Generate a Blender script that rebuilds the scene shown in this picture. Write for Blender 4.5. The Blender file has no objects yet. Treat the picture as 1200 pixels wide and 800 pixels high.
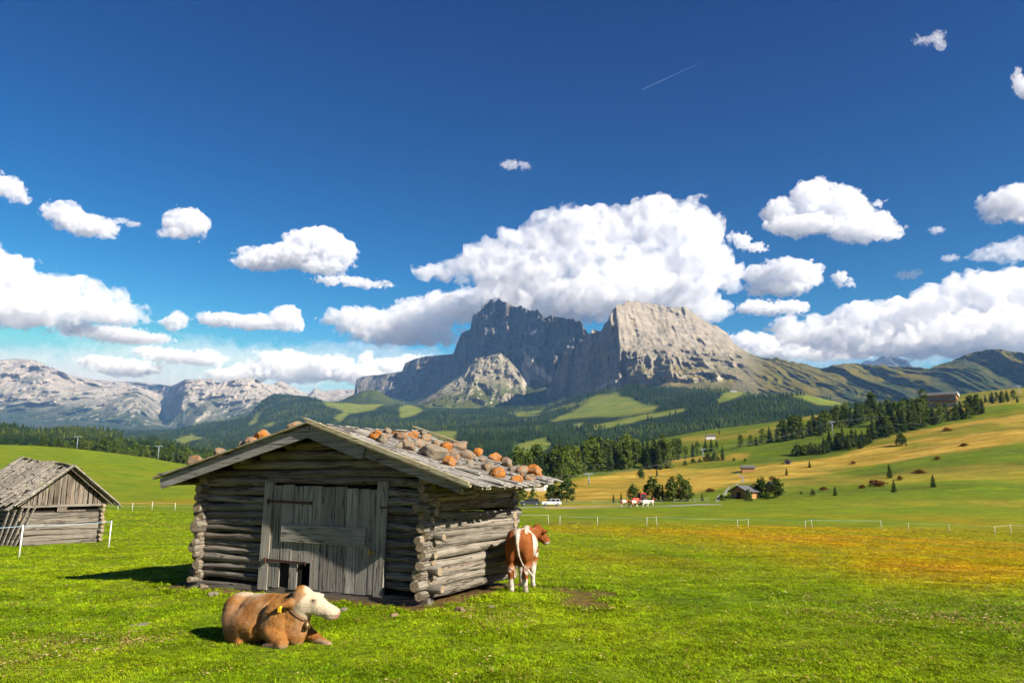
import bpy, bmesh, math, random
import numpy as np
from mathutils import Vector, Matrix
C = bpy.context.scene
COL = C.collection
R = math.radians
# ------------------------------------------------------------------ camera model
F = 900.0                       # focal length in units of a 1200 px wide picture
EYE = 2.3
P = math.atan(170 / F)          # horizon at y=570
cp, sp = math.cos(P), math.sin(P)
def ray(px, py):
    """direction for a photo pixel, scaled so that Y = 1"""
    u = (px - 600) / F; v = (400 - py) / F
    y = cp - v * sp
    return u / y, (sp + v * cp) / y
def at(px, py, Y):
    a, b = ray(px, py)
    return Vector((a * Y, Y, EYE + b * Y))
def ground_at(px, py, z=0.0):
    a, b = ray(px, py)
    Y = (z - EYE) / b
    return Vector((a * Y, Y, z))
def at_np(px, py, Y):
    u = (px - 600) / F; v = (400 - py) / F
    y = cp - v * sp
    return np.stack([u / y * Y, Y + 0 * px, EYE + (sp + v * cp) / y * Y], -1)
# ------------------------------------------------------------------ noise
def _hash(ix, iy, iz, seed):
    h = (ix.astype(np.int64) * 374761393 + iy.astype(np.int64) * 668265263 + iz.astype(np.int64) * 2147483647 + seed * 974634777) & 0xFFFFFFFF
    h = ((h ^ (h >> 13)) * 1274126177) & 0xFFFFFFFF
    h = ((h ^ (h >> 16)) * 2246822519) & 0xFFFFFFFF
    return ((h ^ (h >> 15)) & 0xFFFFFF) / float(0xFFFFFF)
def vnoise(p, seed=0):
    """value noise in -1..1, p (...,3)"""
    f = np.floor(p); i = f.astype(np.int64); t = p - f
    t = t * t * t * (t * (t * 6 - 15) + 10)
    out = 0
    for dx in (0, 1):
        wx = t[..., 0] if dx else 1 - t[..., 0]
        for dy in (0, 1):
            wy = t[..., 1] if dy else 1 - t[..., 1]
            for dz in (0, 1):
                wz = t[..., 2] if dz else 1 - t[..., 2]
                out = out + wx * wy * wz * _hash(i[..., 0] + dx, i[..., 1] + dy, i[..., 2] + dz, seed)
    return out * 2 - 1
def fbm(p, octv=4, seed=0, gain=.5, lac=2.03):
    a = 1.0; s = 0; tot = 0
    for k in range(octv):
        s = s + a * vnoise(p * lac ** k + 17.3 * k, seed + k); tot += a; a *= gain
    return s / tot * 1.6
def ridged(p, octv=4, seed=0, gain=.5, lac=2.03):
    a = 1.0; s = 0; tot = 0
    for k in range(octv):
        s = s + a * (1 - np.abs(vnoise(p * lac ** k + 9.1 * k, seed + k)) * 1.6); tot += a; a *= gain
    return s / tot
def smooth(a, b, x):
    t = np.clip((x - a) / (b - a), 0, 1); return t * t * (3 - 2 * t)
# ------------------------------------------------------------------ mesh helpers
def mesh_from(name, verts, faces, smooth_=True):
    me = bpy.data.meshes.new(name)
    verts = np.asarray(verts, dtype=np.float32)
    if isinstance(faces, np.ndarray):
        n, k = faces.shape
        me.vertices.add(len(verts)); me.vertices.foreach_set('co', verts.ravel())
        me.loops.add(n * k); me.loops.foreach_set('vertex_index', faces.astype(np.int32).ravel())
        me.polygons.add(n)
        me.polygons.foreach_set('loop_start', np.arange(0, n * k, k, dtype=np.int32))
        me.polygons.foreach_set('loop_total', np.full(n, k, dtype=np.int32))
        me.update(calc_edges=True)
    else:
        me.from_pydata([tuple(v) for v in verts], [], faces); me.update()
    if smooth_:
        me.polygons.foreach_set('use_smooth', np.ones(len(me.polygons), dtype=bool))
    return me
def link(name, me, mat=None, parent=None):
    o = bpy.data.objects.new(name, me); COL.objects.link(o)
    if mat is not None and me is not None and not me.materials: me.materials.append(mat)
    if parent is not None: o.parent = parent
    return o
def attr(me, name, vals):
    a = me.attributes.new(name, 'FLOAT', 'POINT'); a.data.foreach_set('value', np.asarray(vals, dtype=np.float32).ravel())
def tag(o, label=None, cat=None, group=None, kind=None):
    if label: o['label'] = label
    if cat: o['category'] = cat
    if group: o['group'] = group
    if kind: o['kind'] = kind
    return o
def thing(name, label, cat, loc=(0, 0, 0), rotz=0, group=None):
    o = bpy.data.objects.new(name, None); COL.objects.link(o); o.empty_display_size = .2
    o.location = loc; o.rotation_euler = (0, 0, rotz)
    return tag(o, label, cat, group)
def dup(root, loc, rotz=0, scale=1, label=None, group=None):
    r = root.copy(); COL.objects.link(r); r.location = loc; r.rotation_euler = (0, 0, rotz)
    r.scale = scale if hasattr(scale, '__len__') else (scale,) * 3
    if label: r['label'] = label
    if group: r['group'] = group
    for ch in list(root.children):
        c = ch.copy(); COL.objects.link(c); c.parent = r
        for g in list(ch.children):
            d = g.copy(); COL.objects.link(d); d.parent = c
    return r
class MB:
    """collects shapes into one mesh"""
    def __init__(s): s.v = []; s.f = []; s.n = 0; s.t = []; s.tr = random.Random(3)
    def add(s, v, f):
        v = np.asarray(v, dtype=float); s.v.append(v); s.t.append(np.full(len(v), s.tr.uniform(-.5, .5))); s.f += [tuple(i + s.n for i in q) for q in f]; s.n += len(v)
    def box(s, c, size, rot=None, jit=0, rng=None):
        x, y, z = (a / 2 for a in size)
        v = np.array([(-x, -y, -z), (x, -y, -z), (x, y, -z), (-x, y, -z), (-x, -y, z), (x, -y, z), (x, y, z), (-x, y, z)])
        if jit: v = v + (rng or random).uniform(-jit, jit) * 0 + np.array([[(rng or random).uniform(-jit, jit) for _ in range(3)] for _ in range(8)])
        if rot is not None: v = v @ np.array(rot.to_3x3()).T
        s.add(v + np.array(c), [(0, 3, 2, 1), (4, 5, 6, 7), (0, 1, 5, 4), (1, 2, 6, 5), (2, 3, 7, 6), (3, 0, 4, 7)])
    def quadbox(s, a, b, w, h, up=(0, 0, 1)):
        """bar from a to b, width w sideways, height h along up"""
        a = Vector(a); b = Vector(b); d = (b - a); L = d.length; d.normalize()
        side = d.cross(Vector(up)).normalized(); u = side.cross(d).normalized()
        M = Matrix((d, side, u)).transposed()
        s.box((a + b) / 2, (L, w, h), M)
    def tube(s, pts, rads, n=8, caps=True, wob=0, rng=None, sq=1.0):
        pts = [Vector(p) for p in pts]; m = len(pts)
        if not hasattr(rads, '__len__'): rads = [rads] * m
        V = []
        d0 = (pts[-1] - pts[0]).normalized()
        ref = Vector((0, 0, 1)) if abs(d0.z) < .9 else Vector((1, 0, 0))
        for i, p in enumerate(pts):
            d = (pts[min(i + 1, m - 1)] - pts[max(i - 1, 0)]).normalized()
            a = d.cross(ref).normalized(); b = a.cross(d).normalized()
            for k in range(n):
                t = 2 * math.pi * k / n
                r = rads[i] * (1 + (rng.uniform(-wob, wob) if wob else 0))
                V.append(p + a * (math.cos(t) * r) + b * (math.sin(t) * r * sq))
        f = [(i * n + k, i * n + (k + 1) % n, (i + 1) * n + (k + 1) % n, (i + 1) * n + k) for i in range(m - 1) for k in range(n)]
        if caps:
            f.append(tuple(range(n))[::-1]); f.append(tuple((m - 1) * n + k for k in range(n)))
        s.add([tuple(v) for v in V], f)
    def build(s, name, mat, parent=None, smooth_=False):
        v = np.concatenate(s.v) if s.v else np.zeros((0, 3))
        me = mesh_from(name, v, s.f, smooth_)
        if len(s.v) > 1: attr(me, 'tone', np.concatenate(s.t))
        return link(name, me, mat, parent)
def surface_nets(Fd, origin, h):
    """mesh of the zero level of a scalar grid (negative inside); h may be a vector"""
    S = Fd < 0
    nx, ny, nz = Fd.shape
    acc = np.zeros((nx - 1, ny - 1, nz - 1, 3)); cnt = np.zeros((nx - 1, ny - 1, nz - 1))
    corners = [(i, j, k) for i in (0, 1) for j in (0, 1) for k in (0, 1)]
    sl = lambda c: tuple(slice(o, n - 1 + o) for o, n in zip(c, (nx, ny, nz)))
    for c in corners:
        for ax in range(3):
            if c[ax]: continue
            c2 = list(c); c2[ax] = 1
            a = Fd[sl(c)]; b = Fd[sl(c2)]
            m = (a < 0) != (b < 0)
            t = np.where(m, a / np.where(m, a - b, 1), 0)
            for q in range(3):
                acc[..., q] += np.where(m, c[q] + (t if q == ax else 0), 0)
            cnt += m
    act = cnt > 0
    idx = np.full(act.shape, -1, dtype=np.int64); idx[act] = np.arange(act.sum())
    ijk = np.argwhere(act)
    V = (ijk + acc[act] / cnt[act][:, None]) * np.asarray(h) + np.asarray(origin)
    Q = []
    for ax in range(3):
        o1, o2 = (ax + 1) % 3, (ax + 2) % 3
        lo = [slice(None)] * 3; hi = [slice(None)] * 3
        lo[ax] = slice(0, -1); hi[ax] = slice(1, None)
        a = S[tuple(lo)]; b = S[tuple(hi)]
        e = np.argwhere(a != b)
        ok = (e[:, o1] > 0) & (e[:, o2] > 0) & (e[:, o1] < Fd.shape[o1] - 1) & (e[:, o2] < Fd.shape[o2] - 1)
        e = e[ok]
        fl = a[tuple(e.T)]
        def g(d1, d2):
            w = e.copy(); w[:, o1] -= d1; w[:, o2] -= d2
            return idx[tuple(w.T)]
        q = np.stack([g(1, 1), g(0, 1), g(0, 0), g(1, 0)], 1)
        q[~fl] = q[~fl][:, ::-1]
        Q.append(q)
    return V, np.concatenate(Q)
def smin(a, b, k):
    h = np.clip(.5 + .5 * (b - a) / k, 0, 1)
    return b + (a - b) * h - k * h * (1 - h)
# ------------------------------------------------------------------ node helper
class NT:
    def __init__(s, name):
        s.m = bpy.data.materials.new(name); s.m.use_nodes = True
        s.t = s.m.node_tree; s.t.nodes.clear()
        s.out = s.t.nodes.new('ShaderNodeOutputMaterial')
    def n(s, typ, **kw):
        nd = s.t.nodes.new('ShaderNode' + typ)
        for k, v in kw.items():
            if k in ('ins',): continue
            setattr(nd, k, v)
        return nd
    def set(s, sock, v):
        if hasattr(v, 'node') or isinstance(v, bpy.types.NodeSocket): s.t.links.new(v, sock)
        else: sock.default_value = v
    def math(s, op, a, b=None, c=None, clamp=False):
        nd = s.n('Math', operation=op, use_clamp=clamp); s.set(nd.inputs[0], a)
        if b is not None: s.set(nd.inputs[1], b)
        if c is not None: s.set(nd.inputs[2], c)
        return nd.outputs[0]
    def mix(s, fac, a, b, blend='MIX'):
        nd = s.n('Mix', data_type='RGBA', blend_type=blend); s.set(nd.inputs[0], fac)
        for sock, v in ((nd.inputs[6], a), (nd.inputs[7], b)):
            if isinstance(v, (tuple, list)): v = tuple(v) + ((1,) if len(v) == 3 else ())
            s.set(sock, v)
        return nd.outputs[2]
    def pos(s): return s.n('NewGeometry').outputs['Position']
    def obj(s): return s.n('TexCoord').outputs['Object']
    def mapping(s, v, scale=(1, 1, 1), rot=(0, 0, 0), loc=(0, 0, 0)):
        nd = s.n('Mapping'); s.set(nd.inputs[0], v); nd.inputs['Scale'].default_value = scale
        nd.inputs['Rotation'].default_value = rot; nd.inputs['Location'].default_value = loc
        return nd.outputs[0]
    def noise(s, v, scale=1, detail=4, rough=.55, dist=0, out='Fac'):
        nd = s.n('TexNoise'); s.set(nd.inputs['Vector'], v); nd.inputs['Scale'].default_value = scale
        nd.inputs['Detail'].default_value = detail; nd.inputs['Roughness'].default_value = rough; nd.inputs['Distortion'].default_value = dist
        return nd.outputs[out]
    def voro(s, v, scale=1, feature='F1', out='Distance', rand=1):
        nd = s.n('TexVoronoi', feature=feature); s.set(nd.inputs['Vector'], v); nd.inputs['Scale'].default_value = scale
        nd.inputs['Randomness'].default_value = rand
        return nd.outputs[out]
    def ramp(s, fac, stops, interp='LINEAR'):
        nd = s.n('ValToRGB'); cr = nd.color_ramp; cr.interpolation = interp
        while len(cr.elements) < len(stops): cr.elements.new(.5)
        for e, (p, c) in zip(cr.elements, stops):
            e.position = p; e.color = (c if hasattr(c, '__len__') else (c, c, c)) + ((1,) if not hasattr(c, '__len__') or len(c) == 3 else ())
        s.set(nd.inputs[0], fac); return nd.outputs[0]
    def rng(s, v, a, b, c=0, d=1):
        nd = s.n('MapRange'); s.set(nd.inputs[0], v)
        for i, q in enumerate((a, b, c, d)): s.set(nd.inputs[i + 1], q)
        return nd.outputs[0]
    def attr(s, name, typ='GEOMETRY', out='Fac'):
        nd = s.n('Attribute', attribute_name=name, attribute_type=typ); return nd.outputs[out]
    def rand(s): return s.n('ObjectInfo').outputs['Random']
    def bump(s, h, strength=.5, dist=.02):
        nd = s.n('Bump'); nd.inputs['Strength'].default_value = strength; nd.inputs['Distance'].default_value = dist
        s.set(nd.inputs['Height'], h); return nd.outputs[0]
    def bsdf(s, col, rough=.8, normal=None, spec=.3, **kw):
        b = s.n('BsdfPrincipled')
        if isinstance(col, (tuple, list)): col = tuple(col) + ((1,) if len(col) == 3 else ())
        s.set(b.inputs['Base Color'], col); s.set(b.inputs['Roughness'], rough); s.set(b.inputs['Specular IOR Level'], spec)
        if normal is not None: s.set(b.inputs['Normal'], normal)
        for k, v in kw.items(): s.set(b.inputs[k], v)
        s.t.links.new(b.outputs[0], s.out.inputs['Surface']); return s.m
def plain(name, col, rough=.7, var=.25, scale=6, spec=.3, metal=0, rnd=0):
    """a plain material whose colour wanders a little with noise"""
    N = NT(name); n = N.noise(N.obj(), scale, 4)
    c = N.mix(N.rng(n, .3, .7), tuple(x * (1 - var) for x in col), tuple(min(1, x * (1 + var)) for x in col))
    if rnd:
        hs = N.n('HueSaturation'); N.set(hs.inputs['Value'], N.rng(N.rand(), 0, 1, 1 - rnd, 1 + rnd)); N.set(hs.inputs['Color'], c); c = hs.outputs[0]
    return N.bsdf(c, rough, N.bump(n, .3, .02), spec, Metallic=metal)
# ------------------------------------------------------------------ camera, light, sky
cam = bpy.data.cameras.new('camera'); co = bpy.data.objects.new('camera', cam); COL.objects.link(co)
co.location = (0, 0, EYE); co.rotation_euler = (math.pi / 2 + P, 0, 0)
cam.sensor_width = 36; cam.lens = 36 * F / 1200; cam.clip_start = .1; cam.clip_end = 90000
C.camera = co
SUN_AZ = math.atan2(.814, -.581); SUN_EL = R(31)
sd = Vector((math.sin(SUN_AZ) * math.cos(SUN_EL), math.cos(SUN_AZ) * math.cos(SUN_EL), math.sin(SUN_EL)))
sl = bpy.data.lights.new('sun', 'SUN'); sl.energy = 5.0; sl.angle = R(.5); sl.color = (1, .92, .80)
so = bpy.data.objects.new('sun', sl); COL.objects.link(so); so.rotation_euler = (-sd).to_track_quat('-Z', 'Y').to_euler()
so.location = (0, 0, 60)
W = bpy.data.worlds.new('World'); C.world = W; W.use_nodes = True
wt = W.node_tree; wt.nodes.clear()
sky = wt.nodes.new('ShaderNodeTexSky'); sky.sky_type = 'NISHITA'; sky.sun_disc = False
sky.sun_elevation = SUN_EL; sky.sun_rotation = SUN_AZ; sky.altitude = 1800; sky.air_density = 1.0; sky.dust_density = .35; sky.ozone_density = 2.5
hs = wt.nodes.new('ShaderNodeHueSaturation'); hs.inputs['Saturation'].default_value = 1.25
wt.links.new(sky.outputs[0], hs.inputs['Color'])
sep = wt.nodes.new('ShaderNodeSeparateColor'); cmb = wt.nodes.new('ShaderNodeCombineColor'); wt.links.new(hs.outputs[0], sep.inputs[0])
K = .162                                    # a polarised, deep mountain sky: each channel gets its own contrast
for i, (ref, out, gam, top) in enumerate([(.182, .030, 3.2, .47), (.44, .188, 1.95, .68), (.876, .41, 1.45, 1.0)]):
    def M_(op, a, b):
        nd = wt.nodes.new('ShaderNodeMath'); nd.operation = op; wt.links.new(a, nd.inputs[0]); nd.inputs[1].default_value = b; return nd.outputs[0]
    v = M_('MINIMUM', M_('MULTIPLY', sep.outputs[i], K), top); v = M_('POWER', M_('MULTIPLY', v, 1 / ref), gam); wt.links.new(M_('MULTIPLY', v, out / K), cmb.inputs[i])
bg = wt.nodes.new('ShaderNodeBackground'); bg.inputs[1].default_value = .10
wo = wt.nodes.new('ShaderNodeOutputWorld')
wt.links.new(cmb.outputs[0], bg.inputs[0]); wt.links.new(bg.outputs[0], wo.inputs[0])
C.view_settings.view_transform = 'Standard'; C.view_settings.look = 'None'; C.view_settings.gamma = 1; C.view_settings.exposure = 1.3
cy = C.cycles
cy.use_denoising = True
try: cy.denoiser = 'OPENIMAGEDENOISE'
except Exception: pass
cy.max_bounces = 18; cy.diffuse_bounces = 3; cy.glossy_bounces = 2; cy.transmission_bounces = 2; cy.volume_bounces = 16; cy.transparent_max_bounces = 12
cy.use_adaptive_sampling = True; cy.adaptive_threshold = .015
cy.caustics_reflective = False; cy.caustics_refractive = False; cy.sample_clamp_indirect = 6
# ------------------------------------------------------------------ clouds
def cloud_air(dens, size):
    N = NT('cloud_air'); vs = N.n('VolumePrincipled'); vs.inputs['Color'].default_value = (.89, .91, .945, 1); vs.inputs['Anisotropy'].default_value = 0.0
    n = N.noise(N.pos(), .9 / size, 7, .64, .4)
    N.set(vs.inputs['Density'], N.rng(n, .37, .62, 0, dens * 2))
    N.t.links.new(vs.outputs[0], N.out.inputs['Volume'])
    return N.m
def cloud(label, D, blobs, name='cloud', step=2.6, rough=.55, seed=1, flat=.25, thin=1.0):
    """blobs: (px, py, rx, ry) ellipses in the photograph; the cloud gets its own distance, depth and lumps"""
    s = D / F                                                     # metres per pixel
    rg = np.random.default_rng(seed)
    B = np.array(blobs, dtype=float)
    c = at_np(B[:, 0], B[:, 1], np.full(len(B), float(D)))
    rx, ry = B[:, 2] * s, B[:, 3] * s
    c[:, 1] += rg.uniform(-.35, .35, len(B)) * rx * .8
    rd = np.maximum(ry * 1.1, rx * .65)
    pad = 1.5
    lo = np.min(c - np.stack([rx, rd, ry], 1) * pad, 0); hi = np.max(c + np.stack([rx, rd, ry], 1) * pad, 0)
    h = step * s * np.array([1, 1.7, 1.0])
    dims = np.ceil((hi - lo) / h).astype(int) + 2
    g = np.stack(np.meshgrid(*[lo[i] + np.arange(dims[i]) * h[i] for i in range(3)], indexing='ij'), -1)
    big = float(np.median(ry))
    small = big < 9 * s
    warp = np.stack([fbm(g / (big * .9) + 31 * k, 3, seed + 50 * k) for k in range(3)], -1) * big * (.55 if small else .25)
    q = g + warp
    f = None
    for i in range(len(B)):
        d = (np.sqrt((((q - c[i]) / np.array([rx[i], rd[i], ry[i]])) ** 2).sum(-1)) - 1) * min(rx[i], ry[i], rd[i])
        f = d if f is None else smin(f, d, .35 * min(big, ry[i]))
    if big < 9 * s: rough *= 1.35; step = min(step, 1.2)
    bil = np.abs(vnoise(g / (big * .8), seed + 6)) * .42 + np.abs(vnoise(g / (big * .42), seed + 7)) * .32 + np.abs(vnoise(g / (big * .2), seed + 8)) * .2
    f = f + rough * .8 * big * (bil - .30) + .42 * (1.9 if small else 1) * big * fbm(g / (big * .55), 6, seed + 12, .66)
    V, Q = surface_nets(f, lo, h)
    o = link(name, mesh_from(name, V, Q), cloud_air(1.45 * thin / (big + 6 * s), big * .5))
    return tag(o, label, 'cloud')
cloud('largest white cloud bank piled up behind the two rock mountains', 11500, [(515, 320, 24, 9), (560, 305, 30, 22), (600, 295, 34, 28), (640, 282, 36, 32), (680, 275, 36, 32), (725, 272, 40, 28), (765, 262, 36, 32), (800, 268, 40, 30), (830, 262, 18, 16), (815, 310, 40, 36), (845, 325, 24, 16), (760, 310, 60, 36), (700, 315, 60, 34), (640, 318, 60, 28), (590, 320, 44, 16), (650, 348, 90, 18), (740, 350, 90, 28), (820, 355, 36, 24)], seed=3)
cloud('broad white heaped cloud alone in the blue above the grassy ridge', 9500, [(915, 250, 22, 20), (950, 235, 26, 26), (962, 222, 20, 14), (985, 245, 30, 26), (1000, 232, 12, 10), (1020, 262, 28, 16), (1040, 270, 18, 12), (940, 268, 44, 12), (1005, 275, 40, 12), (1032, 236, 10, 6)], seed=5, step=2)
cloud('white cloud with a thin tail trailing down to its right', 9500, [(370, 285, 40, 20), (400, 295, 22, 15), (340, 300, 40, 13), (310, 308, 36, 9), (290, 293, 18, 4), (380, 312, 30, 10), (400, 328, 26, 4), (435, 333, 22, 4)], seed=6, step=2)
cloud('small white cloud cut by the left edge of the photo, highest on that side', 9500, [(5, 218, 22, 14), (22, 230, 16, 8), (-15, 215, 25, 18)], seed=7, step=1.8)
cloud('slanting oblong white cloud between the left edge and the round cloud', 9500, [(75, 250, 24, 13), (100, 262, 30, 13), (122, 270, 18, 9), (85, 258, 30, 12)], seed=8, step=1.8)
cloud('faint wisp of cloud between the oblong and the round cloud', 9500, [(141, 258, 10, 3), (156, 263, 10, 3)], seed=9, step=1.2, thin=.5)
cloud('small round white cloud with a flat base', 9500, [(216, 258, 26, 17), (230, 262, 17, 14), (205, 256, 18, 12), (215, 274, 22, 7)], seed=10, step=1.8)
cloud('large white cloud bank rising from the left edge of the photo', 11500, [(0, 325, 46, 34), (50, 345, 55, 28), (95, 357, 50, 24), (135, 370, 36, 12), (40, 368, 80, 16), (-40, 340, 50, 40)], seed=11)
cloud('long flat streak of cloud under the left cloud bank', 12500, [(120, 390, 45, 5), (150, 395, 40, 5), (180, 396, 18, 4)], seed=12, step=1.6)
cloud('little puff of white cloud just right of the left cloud bank', 11500, [(203, 377, 17, 10), (209, 372, 9, 8)], seed=13, step=1.6)
cloud('white cloud with a tall right end and a low left arm', 11500, [(335, 372, 20, 16), (300, 378, 30, 9), (260, 374, 30, 8), (240, 371, 14, 6), (345, 380, 12, 9)], seed=14, step=1.8)
cloud('white cloud bank half hidden behind the shaded rock peak', 13000, [(400, 372, 26, 10), (440, 378, 50, 18), (490, 375, 45, 24), (530, 362, 40, 18), (560, 357, 40, 20), (600, 345, 40, 20), (480, 392, 60, 9)], seed=15)
FAR = [('row of small cumulus heads low over the pale left range', [(150, 432, 40, 8), (205, 418, 32, 7), (240, 421, 28, 8), (175, 412, 20, 5), (120, 424, 26, 6)]),
       ('cumulus heads low above the valley gap left of the peaks', [(330, 425, 34, 17), (350, 436, 36, 13), (300, 433, 30, 11), (390, 432, 36, 14), (280, 440, 40, 8), (310, 418, 14, 8)]),
       ('low bright cumulus with a small tower beside the cliffs', [(430, 422, 9, 11), (455, 430, 26, 11), (420, 440, 40, 10), (480, 424, 20, 9), (500, 430, 26, 12)])]
for k, (lb, bl) in enumerate(FAR): cloud(lb, 17500, bl, seed=20 + k, step=2)
cloud('thin pale veil of cloud low over the left range', 19500, [(60, 425, 150, 16), (250, 428, 170, 20), (420, 425, 120, 22), (180, 405, 140, 8)], seed=50, step=4, thin=.06)
cloud('thin pale veil of cloud low over the grassy ridge', 19500, [(930, 408, 120, 20), (1080, 400, 140, 26), (1200, 390, 100, 30)], seed=51, step=4, thin=.08)
cloud('small ragged cloud touching the right side of the largest cloud bank', 10500, [(868, 283, 12, 9), (886, 290, 14, 5), (856, 277, 7, 6)], seed=30, step=1.6)
cloud('flat based white cloud under the lone heaped cloud', 10500, [(890, 320, 20, 13), (925, 318, 30, 15), (950, 316, 15, 11), (910, 338, 36, 8), (935, 326, 28, 12)], seed=31, step=1.8)
cloud('narrow white cloud just right of the pale slab summit', 11500, [(885, 361, 24, 7), (925, 360, 22, 8), (905, 363, 24, 5)], seed=32, step=1.6)
cloud('tiny white puff right of the flat based cloud', 10500, [(984, 326, 9, 8), (995, 331, 8, 5)], seed=33, step=1.3)
cloud('tiny wisp below the right edge cloud', 10000, [(1094, 271, 9, 4), (1102, 268, 7, 4)], seed=34, step=1.2, thin=.4)
cloud('white heaped cloud cut by the right edge of the photo', 9800, [(1165, 240, 20, 13), (1190, 235, 24, 21), (1215, 235, 30, 24), (1180, 252, 26, 7)], seed=35, step=1.8)
cloud('small lens of cloud floating above the grey cloud bank', 10800, [(1060, 323, 10, 5), (1071, 321, 9, 5)], seed=36, step=1.2, thin=.4)
cloud('thin slip of cloud left of the ragged right edge cloud', 10800, [(1114, 302, 11, 3.5)], seed=37, step=1.0, thin=.35)
cloud('ragged thin cloud at the right edge above the grey bank', 10800, [(1150, 300, 18, 8), (1175, 297, 22, 13), (1200, 290, 22, 15)], seed=38, step=1.8, thin=.35)
cloud('huge grey cloud bank over the grassy ridge on the right', 12000, [(935, 380, 22, 6), (970, 375, 30, 11), (1010, 372, 40, 18), (1060, 370, 50, 22), (1110, 360, 50, 28), (1130, 335, 26, 14), (1150, 352, 50, 32), (1200, 350, 60, 34), (1260, 360, 60, 50), (1120, 392, 110, 24), (1010, 393, 70, 16), (1050, 405, 80, 10), (1180, 392, 80, 26), (940, 393, 40, 8)], seed=39, step=3)
cloud('flat pale cloud low behind the right foot of the slab', 15500, [(880, 400, 30, 11), (920, 402, 35, 7), (900, 414, 40, 7), (960, 416, 40, 6), (1000, 412, 30, 6)], seed=40, step=1.8)
cloud('small torn cloud highest in the right of the sky', 9500, [(1084, 46, 11, 5), (1099, 44, 8, 8), (1103, 54, 6, 7)], seed=41, step=1.2, thin=.4)
cloud('small white cloud at the right edge, high in the sky', 9500, [(1193, 90, 7, 8), (1198, 103, 9, 11), (1210, 100, 16, 14)], seed=42, step=1.4)
cloud('little lone cloud high above the shaded rock peak', 9500, [(597, 193, 12, 6), (612, 195, 10, 3.5)], seed=43, step=1.2, thin=.4)
m = MB(); a = at(753, 105, 11000); b = at(829, 70, 12500)
m.tube([a, a.lerp(b, .25), a.lerp(b, .5), a.lerp(b, .8), b], [8, 8, 7, 5, 2], 8)
N = NT('vapour'); vs = N.n('VolumePrincipled'); vs.inputs['Density'].default_value = .0042; vs.inputs['Color'].default_value = (.995, .995, .995, 1); N.t.links.new(vs.outputs[0], N.out.inputs['Volume'])
ct = m.build('contrail', N.m); bm = bmesh.new(); bm.from_mesh(ct.data); bmesh.ops.recalc_face_normals(bm, faces=bm.faces); bm.to_mesh(ct.data); bm.free()
tag(ct, 'thin straight white contrail in the deep blue sky', 'contrail')
N = NT('haze_air'); vs = N.n('VolumePrincipled'); vs.inputs['Density'].default_value = 2.9e-5; vs.inputs['Color'].default_value = (.22, .49, 1, 1); vs.inputs['Absorption Color'].default_value = (1, 1, 1, 1)
N.t.links.new(vs.outputs[0], N.out.inputs['Volume'])
m = MB(); m.box((0, 6900, 640), (34000, 15000, 2160)); tag(m.build('haze', N.m), kind='stuff')
# ------------------------------------------------------------------ the lie of the land
def project(V):
    """photo pixel of world points (where the place shows in the photograph)"""
    d = V - np.array([0, 0, EYE])
    y = np.maximum(d[..., 1] * cp + d[..., 2] * sp, 1e-3); up = -d[..., 1] * sp + d[..., 2] * cp
    return 600 + F * d[..., 0] / y, 400 - F * up / y
def gauss(A, n, ax):
    for _ in range(n):
        B = np.pad(A, [(1, 1) if i == ax else (0, 0) for i in range(A.ndim)], mode='edge')
        sl_ = lambda a, b: tuple(slice(a, b) if i == ax else slice(None) for i in range(A.ndim))
        A = .25 * B[sl_(0, -2)] + .5 * B[sl_(1, -1)] + .25 * B[sl_(2, None)]
    return A
def poly_sd(px, py, poly):
    """signed distance (positive inside) to a polygon, in photo pixels"""
    poly = np.array(poly, dtype=float); d = np.full(px.shape, 1e9); ins = np.zeros(px.shape, bool)
    for (x0, y0), (x1, y1) in zip(poly, np.roll(poly, -1, 0)):
        ex, ey = x1 - x0, y1 - y0
        t = np.clip(((px - x0) * ex + (py - y0) * ey) / (ex * ex + ey * ey + 1e-9), 0, 1)
        d = np.minimum(d, np.hypot(px - x0 - t * ex, py - y0 - t * ey))
        c = ((y0 > py) != (y1 > py)) & (px < (x1 - x0) * (py - y0) / (y1 - y0 + 1e-12) + x0)
        ins ^= c
    return np.where(ins, d, -d)
AX = np.array([-500, 0, 120, 240, 420, 640, 800, 900, 1000, 1100, 1200, 1700.])
# distance, then the height of the ground in the photograph (photo row) at each AX column
GR = [
 (100, [586, 592, 597, 602, 608, 614, 615, 617, 619, 621, 626, 640]),
 (130, [577, 583, 589, 594, 598, 604, 604, 605, 607, 608, 611, 616]),
 (185, [563, 571, 577, 583, 588, 593, 591, 590, 589, 589, 590, 592]),
 (240, [553, 560, 567, 574, 582, 583, 578, 577, 576, 572, 568, 566]),
 (300, [540, 548, 556, 566, 578, 574, 568, 563, 562, 552, 544, 540]),
 (380, [526, 534, 543, 556, 575, 562, 558, 549, 543, 527, 515, 508]),
 (480, [515, 522, 531, 548, 573, 553, 547, 536, 520, 503, 487, 478]),
 (580, [514, 521, 531, 548, 572, 546, 534, 520, 503, 489, 472, 462]),
 (700, [522, 530, 540, 556, 572, 541, 521, 505, 490, 478, 463, 452]),
 (820, [530, 538, 548, 562, 572, 540, 509, 496, 481, 471, 457, 445]),
 (930, [536, 545, 555, 568, 572, 545, 506, 498, 478, 466, 452, 441]),
 (1100, [545, 553, 560, 570, 575, 556, 520, 512, 492, 476, 462, 452]),
 (1500, [556, 560, 566, 572, 580, 572, 556, 548, 530, 520, 510, 500]),
]
LD = np.log(np.array([12, 20, 34, 60] + [g[0] for g in GR], dtype=float))
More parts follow.
